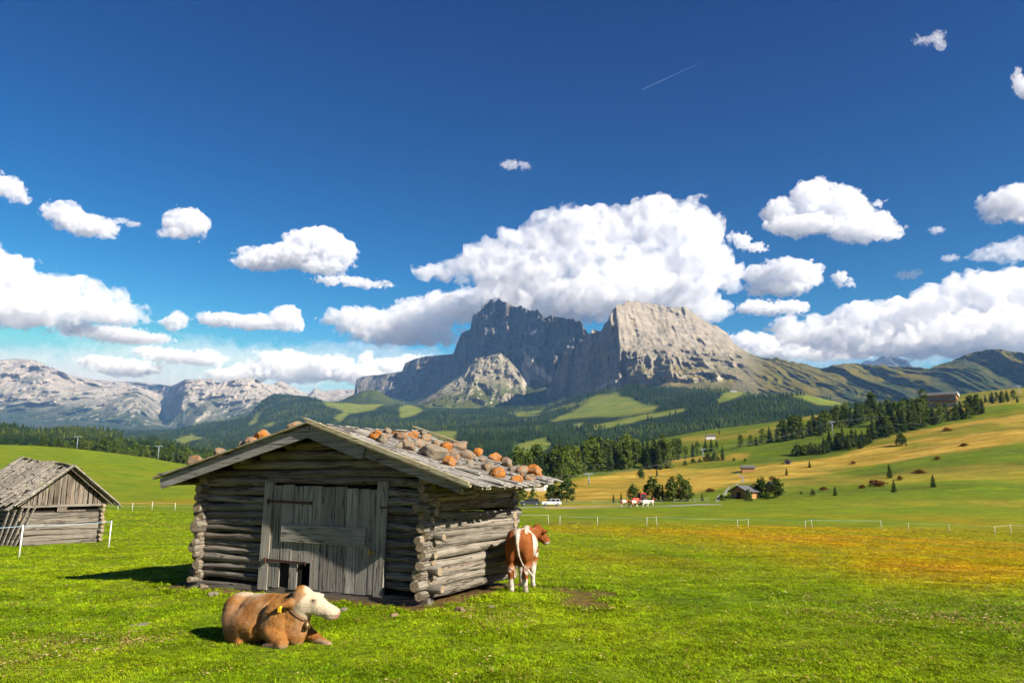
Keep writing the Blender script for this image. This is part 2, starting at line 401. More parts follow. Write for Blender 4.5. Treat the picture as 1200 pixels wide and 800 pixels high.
ZT = [np.zeros(12), np.array([.05, .05, .08, .08, 0, -.05, -.08, -.1, -.1, -.1, -.1, -.1]),
      np.array([-.55, -.55, -.5, -.4, -.4, -.5, -.6, -.65, -.7, -.75, -.8, -.9]),
      np.array([-.8, -.8, -.8, -.8, -.8, -1.2, -1.4, -1.6, -1.8, -2.1, -2.4, -2.9])]
for D, ys in GR:
    ZT.append(at_np(AX, np.array(ys, float), np.full(12, float(D)))[:, 2])
ZT = np.array(ZT)
_gp = np.arange(-500, 1701, 10.); _gl = np.linspace(LD[0], LD[-1], 240)
_z = np.stack([np.interp(_gp, AX, r) for r in ZT])
_z = np.stack([np.interp(_gl, LD, _z[:, j]) for j in range(len(_gp))], 1)
ZG = gauss(gauss(_z, 25, 1), 14, 0)
def lumps(x, y):
    p = np.stack([x, y, 0 * x], -1)
    far = smooth(60, 300, y)
    return (.05 * fbm(p / 2.2, 3, 71) + .09 * fbm(p / 7, 3, 72)) * smooth(5, 14, y) * (1 - smooth(150, 400, y)) + far * (1.3 * fbm(p / np.array([60, 34, 1]), 4, 73) + 1.5 * smooth(0, 60, x) * (ridged(p / np.array([95, 40, 1]), 3, 74) - .5))
def ground_z(x, y, rough=True):
    x = np.asarray(x, float); y = np.asarray(y, float)
    yy = np.maximum(y, 12)
    px = np.clip(600 + x / yy * 1.018 * F, _gp[0], _gp[-1]); l = np.clip(np.log(yy), _gl[0], _gl[-1])
    a = (px - _gp[0]) / 10; b = (l - _gl[0]) / (_gl[1] - _gl[0])
    i = np.clip(a.astype(int), 0, len(_gp) - 2); j = np.clip(b.astype(int), 0, len(_gl) - 2); a = a - i; b = b - j
    z = (ZG[j, i] * (1 - a) + ZG[j, i + 1] * a) * (1 - b) + (ZG[j + 1, i] * (1 - a) + ZG[j + 1, i + 1] * a) * b
    return z + (lumps(x, y) if rough else 0)
def gz(x, y): return float(ground_z(np.array([x]), np.array([y]))[0])
def hit(px, py, lo=8., hi=1400.):
    """first point of the ground met by the line of sight through a photo pixel"""
    a, b = ray(px, py)
    Y = np.exp(np.linspace(math.log(lo), math.log(hi), 1500))
    g = EYE + b * Y - ground_z(a * Y, Y)
    k = np.argmax(g < 0) if (g < 0).any() else len(Y) - 1
    return Vector((a * Y[k], Y[k], float(ground_z(np.array([a * Y[k]]), np.array([Y[k]]))[0])))
# ---- ground sheet
rows = np.concatenate([np.linspace(-25, 6, 12), np.exp(np.linspace(math.log(6.6), math.log(1500), 560))])
us = np.linspace(-1.25, 1.25, 640)
gx = us[None, :] * (rows[:, None] + 40); gy = np.repeat(rows[:, None], len(us), 1)
gzz = ground_z(gx, gy)
GV = np.stack([gx, gy, gzz], -1)
def grid_faces(n, m):
    a = (np.arange(n - 1)[:, None] * m + np.arange(m - 1)[None]).ravel()
    return np.stack([a, a + 1, a + m + 1, a + m], 1)
gpx, gpy = project(GV)
W3 = np.stack([gx, gy, 0 * gx], -1)
wn = fbm(W3 / np.array([18, 12, 1]), 4, 5); wl = fbm(W3 / np.array([90, 40, 1]), 4, 6)
def zone(poly, soft=4, wob=4): return smooth(-soft, soft, poly_sd(gpx, gpy, poly) + wob * (wl + .5 * wn))
front = (gy > 6)
gold = zone([(640, 596), (720, 592), (800, 580), (860, 566), (960, 556), (1030, 545), (1080, 536), (1130, 527), (1200, 513), (1300, 500), (1300, 470), (1200, 477), (1150, 487), (1100, 500), (1050, 514), (1000, 527), (960, 538), (900, 545), (860, 548), (760, 556), (650, 582)], 3.5, 4)
gold = np.maximum(gold, .45 * zone([(880, 566), (1000, 556), (1180, 548), (1300, 556), (1300, 566), (1150, 560), (1000, 566), (900, 574)], 4, 7))
gold = np.maximum(gold, .4 * zone([(960, 590), (1100, 582), (1300, 586), (1300, 600), (1100, 592), (980, 598)], 4, 7))
gold = np.maximum(gold, zone([(600, 580), (700, 560), (800, 536), (880, 530), (870, 540), (800, 552), (700, 575), (640, 592)], 3, 4))
gold = np.maximum(gold, .55 * zone([(800, 512), (870, 506), (960, 484), (960, 490), (870, 513), (800, 520)], 3, 2))
gold = np.maximum(gold, .45 * zone([(860, 512), (960, 498), (1040, 470), (1040, 482), (960, 508)], 3, 2))
gold = np.maximum(gold, .5 * zone([(1040, 482), (1200, 452), (1300, 440), (1300, 476), (1180, 474), (1100, 492), (1040, 500)], 4, 3))
gold *= .35 + .65 * smooth(-.55, .15, wl + .6 * wn)
orange = zone([(760, 622), (900, 620), (1000, 622), (1300, 626), (1300, 690), (1150, 700), (1040, 688), (950, 660), (860, 640)], 26, 26)
orange = np.maximum(orange, .5 * zone([(640, 612), (760, 616), (1250, 616), (1250, 626), (960, 632), (760, 632), (650, 626)], 5, 6))
orange = np.maximum(orange, .7 * zone([(140, 588), (232, 584), (232, 590), (140, 592)], 2, 1.5))
orange = np.maximum(orange, .62 * zone([(690, 618), (900, 618), (1000, 640), (960, 672), (840, 650), (740, 634)], 14, 14))
orange = np.maximum(orange, .35 * zone([(640, 640), (800, 650), (860, 670), (700, 660)], 8, 8))
earth = zone([(612, 612), (700, 611), (712, 614), (640, 616)], 1.0, 3) * .45
gm = mesh_from('ground', GV.reshape(-1, 3), grid_faces(*gx.shape))
attr(gm, 'gold', gold * front); attr(gm, 'orange', orange * front); attr(gm, 'earth', earth * front)

attr(gm, 'olive', (smooth(-20, 60, gx) * smooth(140, 260, gy)))
# ---- meadow material (shared colour logic: green wandering to yellow-green, dry gold, orange autumn grass, bare earth)
def meadow_colour(N, gold, orange, earth, olive=0.0):
    p = N.pos()
    flat = N.mapping(p, (1, 1, .2))
    n1 = N.noise(flat, .11, 4, .6); n2 = N.noise(flat, .9, 4, .65); n3 = N.noise(flat, 7, 3, .7)
    far = N.noise(N.mapping(p, (.35, 1, .3)), .03, 5, .6)
    g = N.mix(N.rng(n1, .35, .65), (0.0759, 0.1287, 0.002), (0.1386, 0.1782, 0.0026))
    g = N.mix(N.rng(far, .45, .68, 0, .75), g, (0.165, 0.165, 0.0066))
    g = N.mix(N.rng(n2, .5, .75, 0, .6), g, (0.165, 0.1815, 0.0066))
    g = N.mix(N.math('MULTIPLY', olive, N.rng(far, .3, .6)), g, (.055, .082, .004))
    o = N.mix(N.rng(n2, .35, .65), (.30, .135, .002), (.26, .175, .005))
    y = N.mix(N.rng(N.noise(N.mapping(p, (.25, 1, 1)), .12, 5, .65), .35, .65), (0.2204, 0.1392, 0.0116), (0.3828, 0.261, 0.0435))
    y = N.mix(N.rng(N.noise(N.mapping(p, (.3, 1, .4)), .05, 6, .7), .52, .68, 0, .75), y, (.15, .125, .012))
    om = N.math('MULTIPLY', orange, N.rng(N.math('ADD', n1, N.math('MULTIPLY', n2, .6)), .55, 1.0, .35, 1.15), clamp=True)
    c = N.mix(om, g, o); c = N.mix(gold, c, y)
    c = N.mix(earth, c, N.mix(n3, (.06, .03, .012), (.15, .085, .035)))
    hs = N.n('HueSaturation'); fr = N.noise(N.mapping(p, (.45, 1, .6)), .55, 6, .72)
    N.set(hs.inputs['Value'], N.math('MULTIPLY', N.rng(n3, .25, .75, .75, 1.2), N.rng(fr, .3, .7, .72, 1.28))); N.set(hs.inputs['Color'], c)
    return hs.outputs[0], n3, n2
N = NT('meadow')
c, n3, n2 = meadow_colour(N, N.attr('gold'), N.attr('orange'), N.attr('earth'), N.attr('olive'))
fine = N.noise(N.pos(), 30, 2, .7); bumps = N.noise(N.mapping(N.pos(), (.6, 1, 1)), .22, 6, .68)
M_MEADOW = N.bsdf(c, .9, N.n('Bump').outputs[0], .1)
bs = [n for n in N.t.nodes if n.type == 'BUMP']
bs[0].inputs['Distance'].default_value = 1.1; bs[0].inputs['Strength'].default_value = .8; N.set(bs[0].inputs['Height'], bumps); b2 = N.n('Bump'); b2.inputs['Distance'].default_value = .08; b2.inputs['Strength'].default_value = .7
N.set(b2.inputs['Height'], N.math('ADD', n3, N.math('MULTIPLY', fine, .4))); N.set(b2.inputs['Normal'], bs[0].outputs[0]); N.set([n for n in N.t.nodes if n.type == 'BSDF_PRINCIPLED'][0].inputs['Normal'], b2.outputs[0])
GROUND = tag(link('ground', gm, M_MEADOW), kind='structure')
# ------------------------------------------------------------------ mountains and forested slopes
def jag(pts, amp, seed, step=1.6):
    """a skyline with small teeth between its surveyed points"""
    pts = np.array(pts, float); x = np.arange(pts[0, 0], pts[-1, 0], step); y = np.interp(x, pts[:, 0], pts[:, 1])
    return list(zip(x, y + amp * fbm(np.stack([x / 5, 0 * x, 0 * x], -1), 4, seed)))
class Sheet:
    """a landform given by lines across the photograph, each with its own distance; the surface runs from line to line and falls away behind the last one"""
    def __init__(s, lines, x0, x1, step=1.0, per=2.0, back=900, sm=0):
        px = np.arange(x0, x1 + step, step); s.px1 = px
        L = []
        for pts, dep in lines:
            pts = np.array(pts, float); dep = np.array(dep, float)
            L.append((np.interp(px, pts[:, 0], pts[:, 1]), np.interp(px, dep[:, 0], dep[:, 1])))
        ys, ds, ts = [], [], []
        for k in range(len(L) - 1):
            n = max(2, int(np.ceil(np.percentile(np.abs(L[k][0] - L[k + 1][0]), 90) / per)))
            for i in range(n):
                t = i / n
                ys.append(L[k][0] * (1 - t) + L[k + 1][0] * t); ds.append(np.exp(np.log(L[k][1]) * (1 - t) + np.log(L[k + 1][1]) * t)); ts.append(k + t)
        ys.append(L[-1][0]); ds.append(L[-1][1]); ts.append(len(L) - 1)
        s.py = np.array(ys); s.D = np.array(ds); s.t = np.repeat(np.array(ts, float)[:, None], len(px), 1)
        s.px = np.repeat(px[None], len(ys), 0); s.back = back
        if sm: s.D = gauss(gauss(s.D, sm, 1), sm, 0)
        s.flat = at_np(s.px, s.py, s.D)
    def relief(s, d):
        s.D = s.D + d; s.V = at_np(s.px, s.py, s.D); return s
    def finish(s, name, mat, attrs={}, label=None, drop=700):
        V = s.V; top = V[-1]
        rowsb = [top + np.array([0, s.back * k, -drop * k]) for k in (.15, .5, 1)]
        foot = V[0] + np.array([0, 60, -500])
        A = np.concatenate([foot[None], V] + [r[None] for r in rowsb])
        me = mesh_from(name, A.reshape(-1, 3), grid_faces(A.shape[0], A.shape[1]))
        for k, v in attrs.items():
            v = np.concatenate([v[:1], v] + [v[-1:]] * 3); attr(me, k, v)
        s.o = tag(link(name, me, mat), label, kind='structure'); return s
    def zone(s, poly, soft=2, wob=0, nz=None):
        return smooth(-soft, soft, poly_sd(s.px, s.py, poly) + (wob * nz if wob else 0))
def rock_mat(name, light, dark, warm, grassA, grassB, scree=(.42, .39, .34), sc=1.0):
    N = NT(name); p = N.pos()
    a = N.noise(p, .012 * sc, 6, .65); b = N.noise(N.mapping(p, (1, 1, .25)), .02 * sc, 6, .7)
    streak = N.noise(N.mapping(p, (1, 1, .12)), .03 * sc, 4, .6)
    c = N.mix(N.rng(b, .32, .68), dark, light)
    c = N.mix(N.rng(streak, .5, .72, 0, .75), c, warm)
    strata = N.noise(N.mapping(p, (.12, .12, 1)), .03 * sc, 4, .6)
    hs = N.n('HueSaturation'); N.set(hs.inputs['Value'], N.rng(strata, .3, .7, .82, 1.14)); N.set(hs.inputs['Color'], c); c = hs.outputs[0]
    c = N.mix(N.attr('scree'), c, scree)
    nz = N.n('SeparateXYZ'); N.t.links.new(N.n('NewGeometry').outputs['Normal'], nz.inputs[0])
    steep = N.rng(N.math('ADD', nz.outputs[2], N.rng(a, .3, .7, -.22, .22)), .38, .62)
    g = N.math('MULTIPLY', N.attr('grass'), N.rng(N.math('ADD', steep, N.attr('turf')), .2, .8), clamp=True)
    gc = N.mix(N.rng(N.noise(p, .006 * sc, 5, .65), .35, .65), grassA, grassB)
    c = N.mix(g, c, gc)
    f = N.noise(p, .016 * sc, 6, .7)
    c = N.mix(N.math('MULTIPLY', N.attr('wood'), N.rng(f, .38, .52), clamp=True), c, (.018, .032, .012))
    c = N.mix(N.attr('snow'), c, (.8, .82, .85))
    h = N.math('ADD', b, N.math('MULTIPLY', N.noise(p, .06 * sc, 5, .7), .5))
    return N.bsdf(c, .95, N.bump(h, .9, 26 / sc), .05)
def ATT(S, **k):
    z = np.zeros(S.px.shape); d = dict(scree=z, grass=z, turf=z, wood=z, snow=z); d.update(k); return d
SC3 = lambda V, a, b, c: V / np.array([a, b, c], float)

# ---- the tall shaded massif
LK = Sheet([
  ([(490, 486), (560, 492), (640, 490), (700, 492)], [(490, 5200), (700, 4700)]),
  ([(490, 474), (520, 468), (545, 455), (600, 440), (640, 450), (700, 460)], [(490, 7000), (545, 6700), (600, 6280), (640, 5850), (700, 5280)]),
  (jag([(490, 472), (521, 447), (529, 421), (535, 405), (540, 391), (551, 387), (554, 367), (564, 365), (567, 355), (577, 351), (591, 353), (601, 359), (611, 359), (620, 363), (631, 365), (639, 371), (647, 370), (673, 373), (684, 382), (692, 392), (700, 410), (720, 440)], 2.2, 901),
   [(490, 7300), (521, 7200), (553, 6950), (600, 6500), (640, 6100), (690, 5600), (720, 5400)])], 490, 715, .8, 1.0, 900)
V = LK.flat
up = smooth(.95, 1.25, LK.t)
flut = ridged(SC3(V, 95, 500, 420), 4, 11); flut2 = ridged(SC3(V, 34, 200, 130), 3, 12)
LK.relief(-(flut - .5) * 200 * up - (flut2 - .5) * 62 * up - fbm(SC3(V, 160, 400, 120), 4, 13) * 95 - fbm(SC3(V, 30, 90, 22), 3, 14) * 16 * up)
n = fbm(SC3(V, 60, 200, 60), 4, 15)
scr = LK.zone([(612, 408), (622, 420), (634, 432), (648, 442), (646, 447), (628, 438), (614, 424)], 2, 1.5, n)
scr = np.maximum(scr, LK.zone([(612, 422), (620, 440), (622, 462), (612, 478), (618, 456), (612, 436)], 1.5, 1, n))
snow = LK.zone([(620, 390), (629, 386), (627, 391), (621, 393)], .8, .6, n)
M_ROCK = rock_mat('shade_dark_dolomite', (0.1591, 0.1517, 0.148), (0.0555, 0.057, 0.0629), (0.185, 0.1332, 0.0962), (0.0555, 0.0629, 0.0163), (0.0296, 0.0444, 0.0118))  # darker and bluer than the buttress rock: shade is put into its colour
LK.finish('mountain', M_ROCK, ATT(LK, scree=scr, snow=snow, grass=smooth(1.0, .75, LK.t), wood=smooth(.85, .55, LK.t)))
# ---- its sunlit lower buttress
BT = Sheet([
  ([(485, 484), (560, 492), (650, 490)], [(485, 4500), (560, 4700), (650, 5000)]),
  ([(485, 478), (510, 470), (545, 471), (570, 474), (620, 474), (650, 474)], [(485, 4900), (560, 5150), (620, 5450), (650, 5500)]),
  ([(485, 476), (497, 468), (510, 460), (520, 452), (530, 447), (545, 437), (556, 420), (572, 417), (586, 413), (595, 420), (606, 432), (617, 448), (626, 462), (650, 480)], [(485, 5900), (520, 5900), (560, 6050), (600, 6050), (650, 5800)])], 485, 640, .8, 1.0, 500)
V = BT.flat
BT.relief(-(ridged(SC3(V, 110, 300, 190), 5, 21) - .5) * 170 - fbm(SC3(V, 60, 200, 50), 4, 22) * 45)
n = fbm(SC3(V, 50, 200, 60), 4, 23)
scr = BT.zone([(559, 447), (563, 460), (560, 472), (564, 486), (557, 486), (556, 474), (560, 462)], 1.3, .8, n)
scr = np.maximum(scr, BT.zone([(614, 436), (620, 452), (621, 466), (614, 480), (617, 464), (612, 446)], 1.3, .8, n))
scr = np.maximum(scr, BT.zone([(572, 462), (576, 470), (577, 480), (574, 472)], 1, .5, n))
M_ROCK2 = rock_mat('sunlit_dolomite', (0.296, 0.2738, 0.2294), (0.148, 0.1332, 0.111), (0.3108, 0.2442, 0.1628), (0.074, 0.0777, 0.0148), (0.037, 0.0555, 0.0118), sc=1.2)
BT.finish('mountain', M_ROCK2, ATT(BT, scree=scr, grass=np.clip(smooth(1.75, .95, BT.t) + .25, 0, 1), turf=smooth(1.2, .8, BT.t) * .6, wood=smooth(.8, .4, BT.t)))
# ---- the slab mountain: dark wall on its left, pale slab on its right, running out to the grassy ridge
RIDGE = [(636, 470), (649, 442), (660, 416), (678, 402), (691, 391), (696, 385), (700, 388), (704, 388), (708, 380), (712, 376), (717, 365), (722, 360), (728, 356), (739, 352), (746, 354), (752, 355), (768, 356), (787, 361), (800, 359), (811, 365), (822, 373), (832, 379), (840, 381), (845, 385), (852, 390), (856, 396), (861, 404), (880, 415), (896, 420), (909, 419), (931, 424), (963, 431), (980, 427), (1004, 425), (1024, 428), (1035, 427), (1054, 430), (1090, 431), (1114, 423), (1134, 414), (1150, 411), (1168, 408), (1189, 412), (1210, 415), (1300, 440), (1400, 445)]
PK = Sheet([
  ([(636, 490), (700, 492), (760, 482), (860, 478), (960, 490), (1100, 490), (1400, 490)], [(636, 4500), (760, 3700), (860, 3500), (960, 3000), (1400, 2700)]),
  ([(636, 476), (690, 466), (730, 452), (780, 448), (860, 448), (960, 462), (1050, 468), (1400, 470)], [(636, 5450), (690, 4880), (722, 4480), (736, 4420), (760, 4290), (786, 4170), (800, 4200), (860, 4150), (960, 3900), (1400, 3500)]),
  ([(636, 472), (660, 440), (690, 425), (726, 410), (745, 414), (785, 418), (800, 424), (860, 425), (900, 432), (960, 446), (1050, 448), (1130, 445), (1400, 458)], [(636, 5530), (690, 4970), (722, 4560), (736, 4520), (760, 4390), (786, 4270), (800, 4420), (830, 4380), (860, 4560), (960, 4300), (1400, 3900)]),
  ([(636, 471), (660, 432), (690, 415), (726, 402), (745, 403), (785, 405), (800, 412), (860, 419), (900, 428), (960, 441), (1050, 443), (1130, 438), (1400, 454)], [(636, 5545), (690, 4985), (722, 4575), (736, 4570), (760, 4600), (786, 4640), (830, 4660), (860, 4700), (960, 4400), (1400, 4000)]),
  (jag(RIDGE[:16], 2.6, 902) + jag(RIDGE[15:], 1.0, 903), [(636, 5600), (690, 5050), (722, 4620), (728, 4750), (760, 5000), (860, 5200), (960, 4800), (1100, 4700), (1170, 4500), (1400, 4600)])], 636, 1340, .9, 1.1, 1200, 0)
V = PK.flat
left = smooth(738, 722, PK.px + (PK.py - 400) * -.25); slab = smooth(722, 738, PK.px) * smooth(885, 850, PK.px); green = smooth(850, 905, PK.px)
flut = ridged(SC3(V, 80, 300, 360), 4, 31)
lowc = smooth(400, 412, PK.py - (PK.px - 740) * .08) * smooth(452, 438, PK.py)
rel = -(flut - .5) * 170 * left - fbm(SC3(V, 40, 120, 40), 3, 32) * 20 * left
rel = rel - slab * (fbm(SC3(V, 160, 300, 90), 5, 33) * 40 + (ridged(SC3(V, 120, 260, 160), 4, 34) - .5) * 230 * lowc + (ridged(SC3(V, 60, 200, 60), 3, 38) - .5) * 26 + (ridged(SC3(V, 75, 900, 420), 4, 40) - .5) * 24)
rel = rel - green * ((ridged(SC3(V, 210, 2600, 900) + .25 * fbm(SC3(V, 300, 600, 300), 2, 39)[..., None], 4, 35) - .5) * 360 + fbm(SC3(V, 70, 160, 90), 4, 36) * 40)
PK.relief(rel * smooth(0, .4, PK.t))
n = fbm(SC3(V, 70, 200, 60), 4, 37)
scr = PK.zone([(690, 459), (716, 446), (720, 447), (694, 461)], 1.2, 1, n)
scr = np.maximum(scr, .8 * PK.zone([(826, 425), (838, 432), (850, 448), (836, 452), (826, 442)], 2, 2, n))
wood = np.clip(PK.zone([(880, 474), (940, 464), (1010, 448), (1060, 440), (1180, 432), (1340, 440), (1340, 500), (880, 500)], 10, 22, n), 0, 1)
wood = np.maximum(wood, PK.zone([(1060, 452), (1110, 428), (1140, 420), (1200, 440), (1340, 450), (1340, 500), (1000, 500)], 8, 14, n))
wood = np.maximum(wood, smooth(.9, .4, PK.t) * .9)
slabgrass = np.maximum(.35 * PK.zone([(775, 380), (790, 384), (780, 396), (772, 390)], 4, 4, n), smooth(395, 450, PK.py) * .85)
M_SLAB = rock_mat('pale_dolomite', (.31, .28, .235), (.13, .12, .108), (.29, .23, .16), (.135, .105, .016), (.07, .072, .014), sc=1.2)
PK.finish('mountain', M_SLAB, ATT(PK, scree=scr, grass=np.clip(slabgrass * slab + green + left * smooth(460, 470, PK.py), 0, 1), turf=np.clip(green * (smooth(862, 925, PK.px)), 0, 1), wood=wood * np.clip(green + (1 - left) * smooth(445, 452, PK.py), 0, 1)))
# ---- cliffs left of the massif and the small dark hill in front of them
CL = Sheet([
  ([(380, 490), (540, 490)], [(380, 6600), (540, 6000)]),
  ([(380, 482), (420, 470), (470, 468), (540, 462)], [(380, 7600), (440, 7500), (540, 6600)]),
  ([(380, 480), (414, 466), (418, 443), (430, 440), (444, 439), (458, 437), (471, 435), (475, 425), (487, 420), (500, 417), (514, 416), (527, 415), (545, 412)], [(380, 8200), (420, 8300), (470, 7800), (545, 7000)])], 380, 545, 1, 1.1, 1500)
V = CL.flat
CL.relief(-(ridged(SC3(V, 150, 500, 400), 4, 41) - .5) * 190 - fbm(SC3(V, 50, 200, 40), 3, 42) * 30)
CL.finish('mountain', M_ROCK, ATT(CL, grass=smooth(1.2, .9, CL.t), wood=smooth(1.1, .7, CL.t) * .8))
DH = Sheet([
  ([(360, 486), (480, 484)], [(360, 5200), (480, 5000)]),
  ([(360, 478), (391, 473), (410, 464), (424, 458), (436, 456), (446, 459), (460, 468), (480, 474)], [(360, 6200), (480, 5900)])], 360, 480, 1.5, 1.5, 900)
V = DH.flat; DH.relief(-fbm(SC3(V, 260, 400, 150), 4, 45) * 120)
M_HILL = rock_mat('alpine_turf', (0.148, 0.1258, 0.074), (0.074, 0.0666, 0.037), (0.148, 0.111, 0.0592), (0.0629, 0.074, 0.0133), (0.037, 0.0555, 0.0104))
DH.finish('hill', M_HILL, ATT(DH, grass=np.ones(DH.px.shape), turf=np.ones(DH.px.shape), wood=smooth(.9, .3, DH.t) * .7))
# ---- long pale range on the left
LR = Sheet([
  ([(-260, 512), (0, 508), (200, 520), (240, 520), (330, 512), (430, 500)], [(-260, 6200), (430, 6400)]),
  ([(-260, 498), (0, 490), (90, 492), (170, 497), (205, 508), (240, 506), (300, 486), (430, 478)], [(-260, 7800), (200, 8200), (430, 7600)]),
  ([(-260, 470), (0, 468), (60, 474), (130, 474), (160, 468), (178, 488), (192, 494), (215, 470), (260, 478), (300, 470), (330, 474), (430, 474)], [(-260, 8900), (0, 8700), (160, 8700), (178, 8900), (195, 9300), (215, 8700), (430, 9000)]),
  ([(-260, 440), (-50, 425), (0, 421.7), (20, 420), (39, 421.7), (50, 426), (65, 432), (87, 441), (104, 444), (130, 446.6), (169, 447.7), (185, 450), (201, 452), (208, 449), (217, 444.3), (249, 444), (253, 448), (265, 447), (280, 444), (293, 442), (300, 444), (308, 448), (316, 451), (330, 446), (338, 451), (347, 455), (360, 462), (369, 455), (380, 458), (399, 456), (414, 456), (430, 462)],
   [(-260, 9800), (0, 9600), (60, 9600), (130, 10800), (185, 11200), (205, 10000), (217, 9500), (290, 9300), (316, 9800), (330, 11200), (430, 12000)])], -260, 430, 1, 1.1, 1500)
V = LR.flat
LR.relief((-(ridged(SC3(V, 330, 700, 420), 5, 51) - .5) * 300 - fbm(SC3(V, 110, 260, 90), 4, 52) * 110) * smooth(.2, 1.4, LR.t))
n = fbm(SC3(V, 200, 500, 140), 4, 53)
wood = np.clip(smooth(1.9, 1.2, LR.t + .5 * n), 0, 1)
M_FARROCK = rock_mat('pale_far_rock', (.34, .315, .29), (.20, .19, .185), (.34, .275, .225), (.075, .08, .03), (.04, .055, .025), sc=.7)
LR.finish('mountain', M_FARROCK, ATT(LR, wood=wood, grass=smooth(2.7, 1.6, LR.t + .5 * n) * .9, scree=.7 * LR.zone([(222, 500), (232, 476), (248, 470), (240, 492), (228, 506)], 3, 3, n)))
# ---- far snowy peak behind the grassy ridge
SP = Sheet([
  ([(990, 445), (1095, 445)], [(990, 11500), (1095, 11500)]),
  ([(990, 440), (1005, 428), (1015, 422), (1024, 423), (1034, 417), (1043, 414), (1050, 417), (1056, 420), (1062, 421), (1070, 430), (1095, 440)], [(990, 13000), (1095, 13000)])], 990, 1095, .8, .8, 900)
V = SP.flat; SP.relief(-(ridged(SC3(V, 200, 500, 220), 5, 55) - .5) * 420)
SP.finish('mountain', M_FARROCK, ATT(SP, snow=np.clip(smooth(-.25, .25, fbm(SC3(V, 150, 400, 60), 4, 56) + .12), 0, 1)))
# ---- wooded slopes between the pastures and the rock
HS = Sheet([
  ([(-300, 560), (240, 575), (640, 575), (820, 560), (1000, 540), (1400, 530)], [(-300, 900), (640, 950), (1400, 1150)]),
  ([(-300, 540), (240, 545), (420, 545), (640, 540), (820, 520), (1000, 500), (1400, 500)], [(-300, 1500), (240, 1500), (640, 1250), (1400, 1600)]),
  ([(-300, 525), (240, 526), (420, 520), (640, 515), (800, 497), (900, 486), (1000, 480), (1400, 490)], [(-300, 2600), (300, 2500), (640, 1900), (860, 1950), (1400, 2100)]),
  ([(-300, 516), (240, 510), (420, 498), (640, 492), (800, 478), (880, 470), (940, 463), (990, 474), (1060, 482), (1400, 486)], [(-300, 4200), (300, 3900), (640, 2900), (860, 2350), (1000, 2300), (1400, 2400)]),
  ([(-300, 512), (200, 505), (290, 490), (321, 476), (360, 472), (420, 478), (480, 480), (560, 484), (640, 480), (690, 470), (760, 463), (850, 458), (890, 464), (940, 462), (990, 474), (1060, 482), (1400, 486)], [(-300, 5200), (300, 5200), (420, 4700), (640, 3900), (760, 3400), (860, 3000), (940, 2500), (1400, 2600)]),
  ([(-300, 510), (200, 503), (290, 486), (310, 467), (321, 461), (345, 463), (360, 464), (382, 470), (417, 473), (470, 474), (560, 478), (640, 475), (690, 460), (740, 452), (800, 455), (850, 456), (890, 462), (940, 461), (990, 473), (1060, 481), (1400, 485)], [(-300, 5600), (300, 6000), (420, 5200), (640, 4350), (760, 3700), (860, 3300), (940, 2600), (1400, 2700)])], -300, 1400, 2.2, 1.6, 600, 4)
V = HS.flat
HS.relief(-fbm(SC3(V, 420, 600, 300), 4, 61) * 110 * smooth(.6, 1.5, HS.t))
n = fbm(SC3(V, 120, 200, 80), 4, 62)
CLEAR = [([(596, 528), (606, 521), (622, 517), (640, 512), (640, 518), (655, 520), (640, 527), (612, 534), (600, 536)], 1.5),
  ([(497, 506), (520, 503), (540, 507), (530, 514), (505, 516)], 2),
  ([(700, 462), (722, 459), (742, 468), (752, 474), (776, 474), (765, 482), (735, 486), (700, 488), (670, 490), (640, 496), (660, 486), (680, 476), (690, 468)], 2),
  ([(690, 500), (740, 490), (800, 478), (812, 476), (800, 482), (745, 494), (700, 503)], 1.5),
  ([(838, 470), (850, 460), (862, 456), (874, 458), (862, 466), (840, 474)], 2), ([(670, 497), (684, 495), (680, 500), (668, 500)], 1),
  ([(597, 484), (640, 478), (632, 485), (606, 489)], 1.5), ([(925, 463), (950, 462), (985, 470), (1000, 474), (960, 474)], 2),
  ([(380, 470), (450, 473), (440, 480), (408, 486), (398, 494), (390, 490), (402, 480), (384, 476)], 2), ([(466, 478), (480, 472), (497, 480), (488, 486), (470, 490)], 2),
  ([(290, 500), (300, 484), (306, 482), (300, 494)], 1.5), ([(205, 514), (225, 508), (236, 512), (214, 520)], 1.5), ([(310, 498), (322, 494), (318, 500)], 1), ([(480, 462), (520, 470), (560, 476), (500, 478)], 2)]
clear = np.zeros(HS.px.shape)
for pl, so_ in CLEAR: clear = np.maximum(clear, HS.zone(pl, so_, 2.2, n))
clear = np.maximum(clear, smooth(.40, .62, fbm(SC3(V, 300, 420, 260), 4, 63)) * smooth(3.2, 4.2, HS.t) * .8)
N = NT('wooded_slope'); p = N.pos()
gc = N.mix(N.rng(N.noise(p, .012, 5, .65), .35, .65), (0.0783, 0.1253, 0.0125), (0.1775, 0.1775, 0.0293))
fc = N.mix(N.rng(N.noise(p, .05, 4, .7), .35, .65), (0.0058, 0.013, 0.0043), (0.013, 0.0245, 0.0072))
M_SLOPE = N.bsdf(N.mix(N.attr('clear'), fc, gc), .95, N.bump(N.noise(p, .09, 4, .7), .6, 6), .05)
HS.finish('terrain', M_SLOPE, dict(clear=clear))
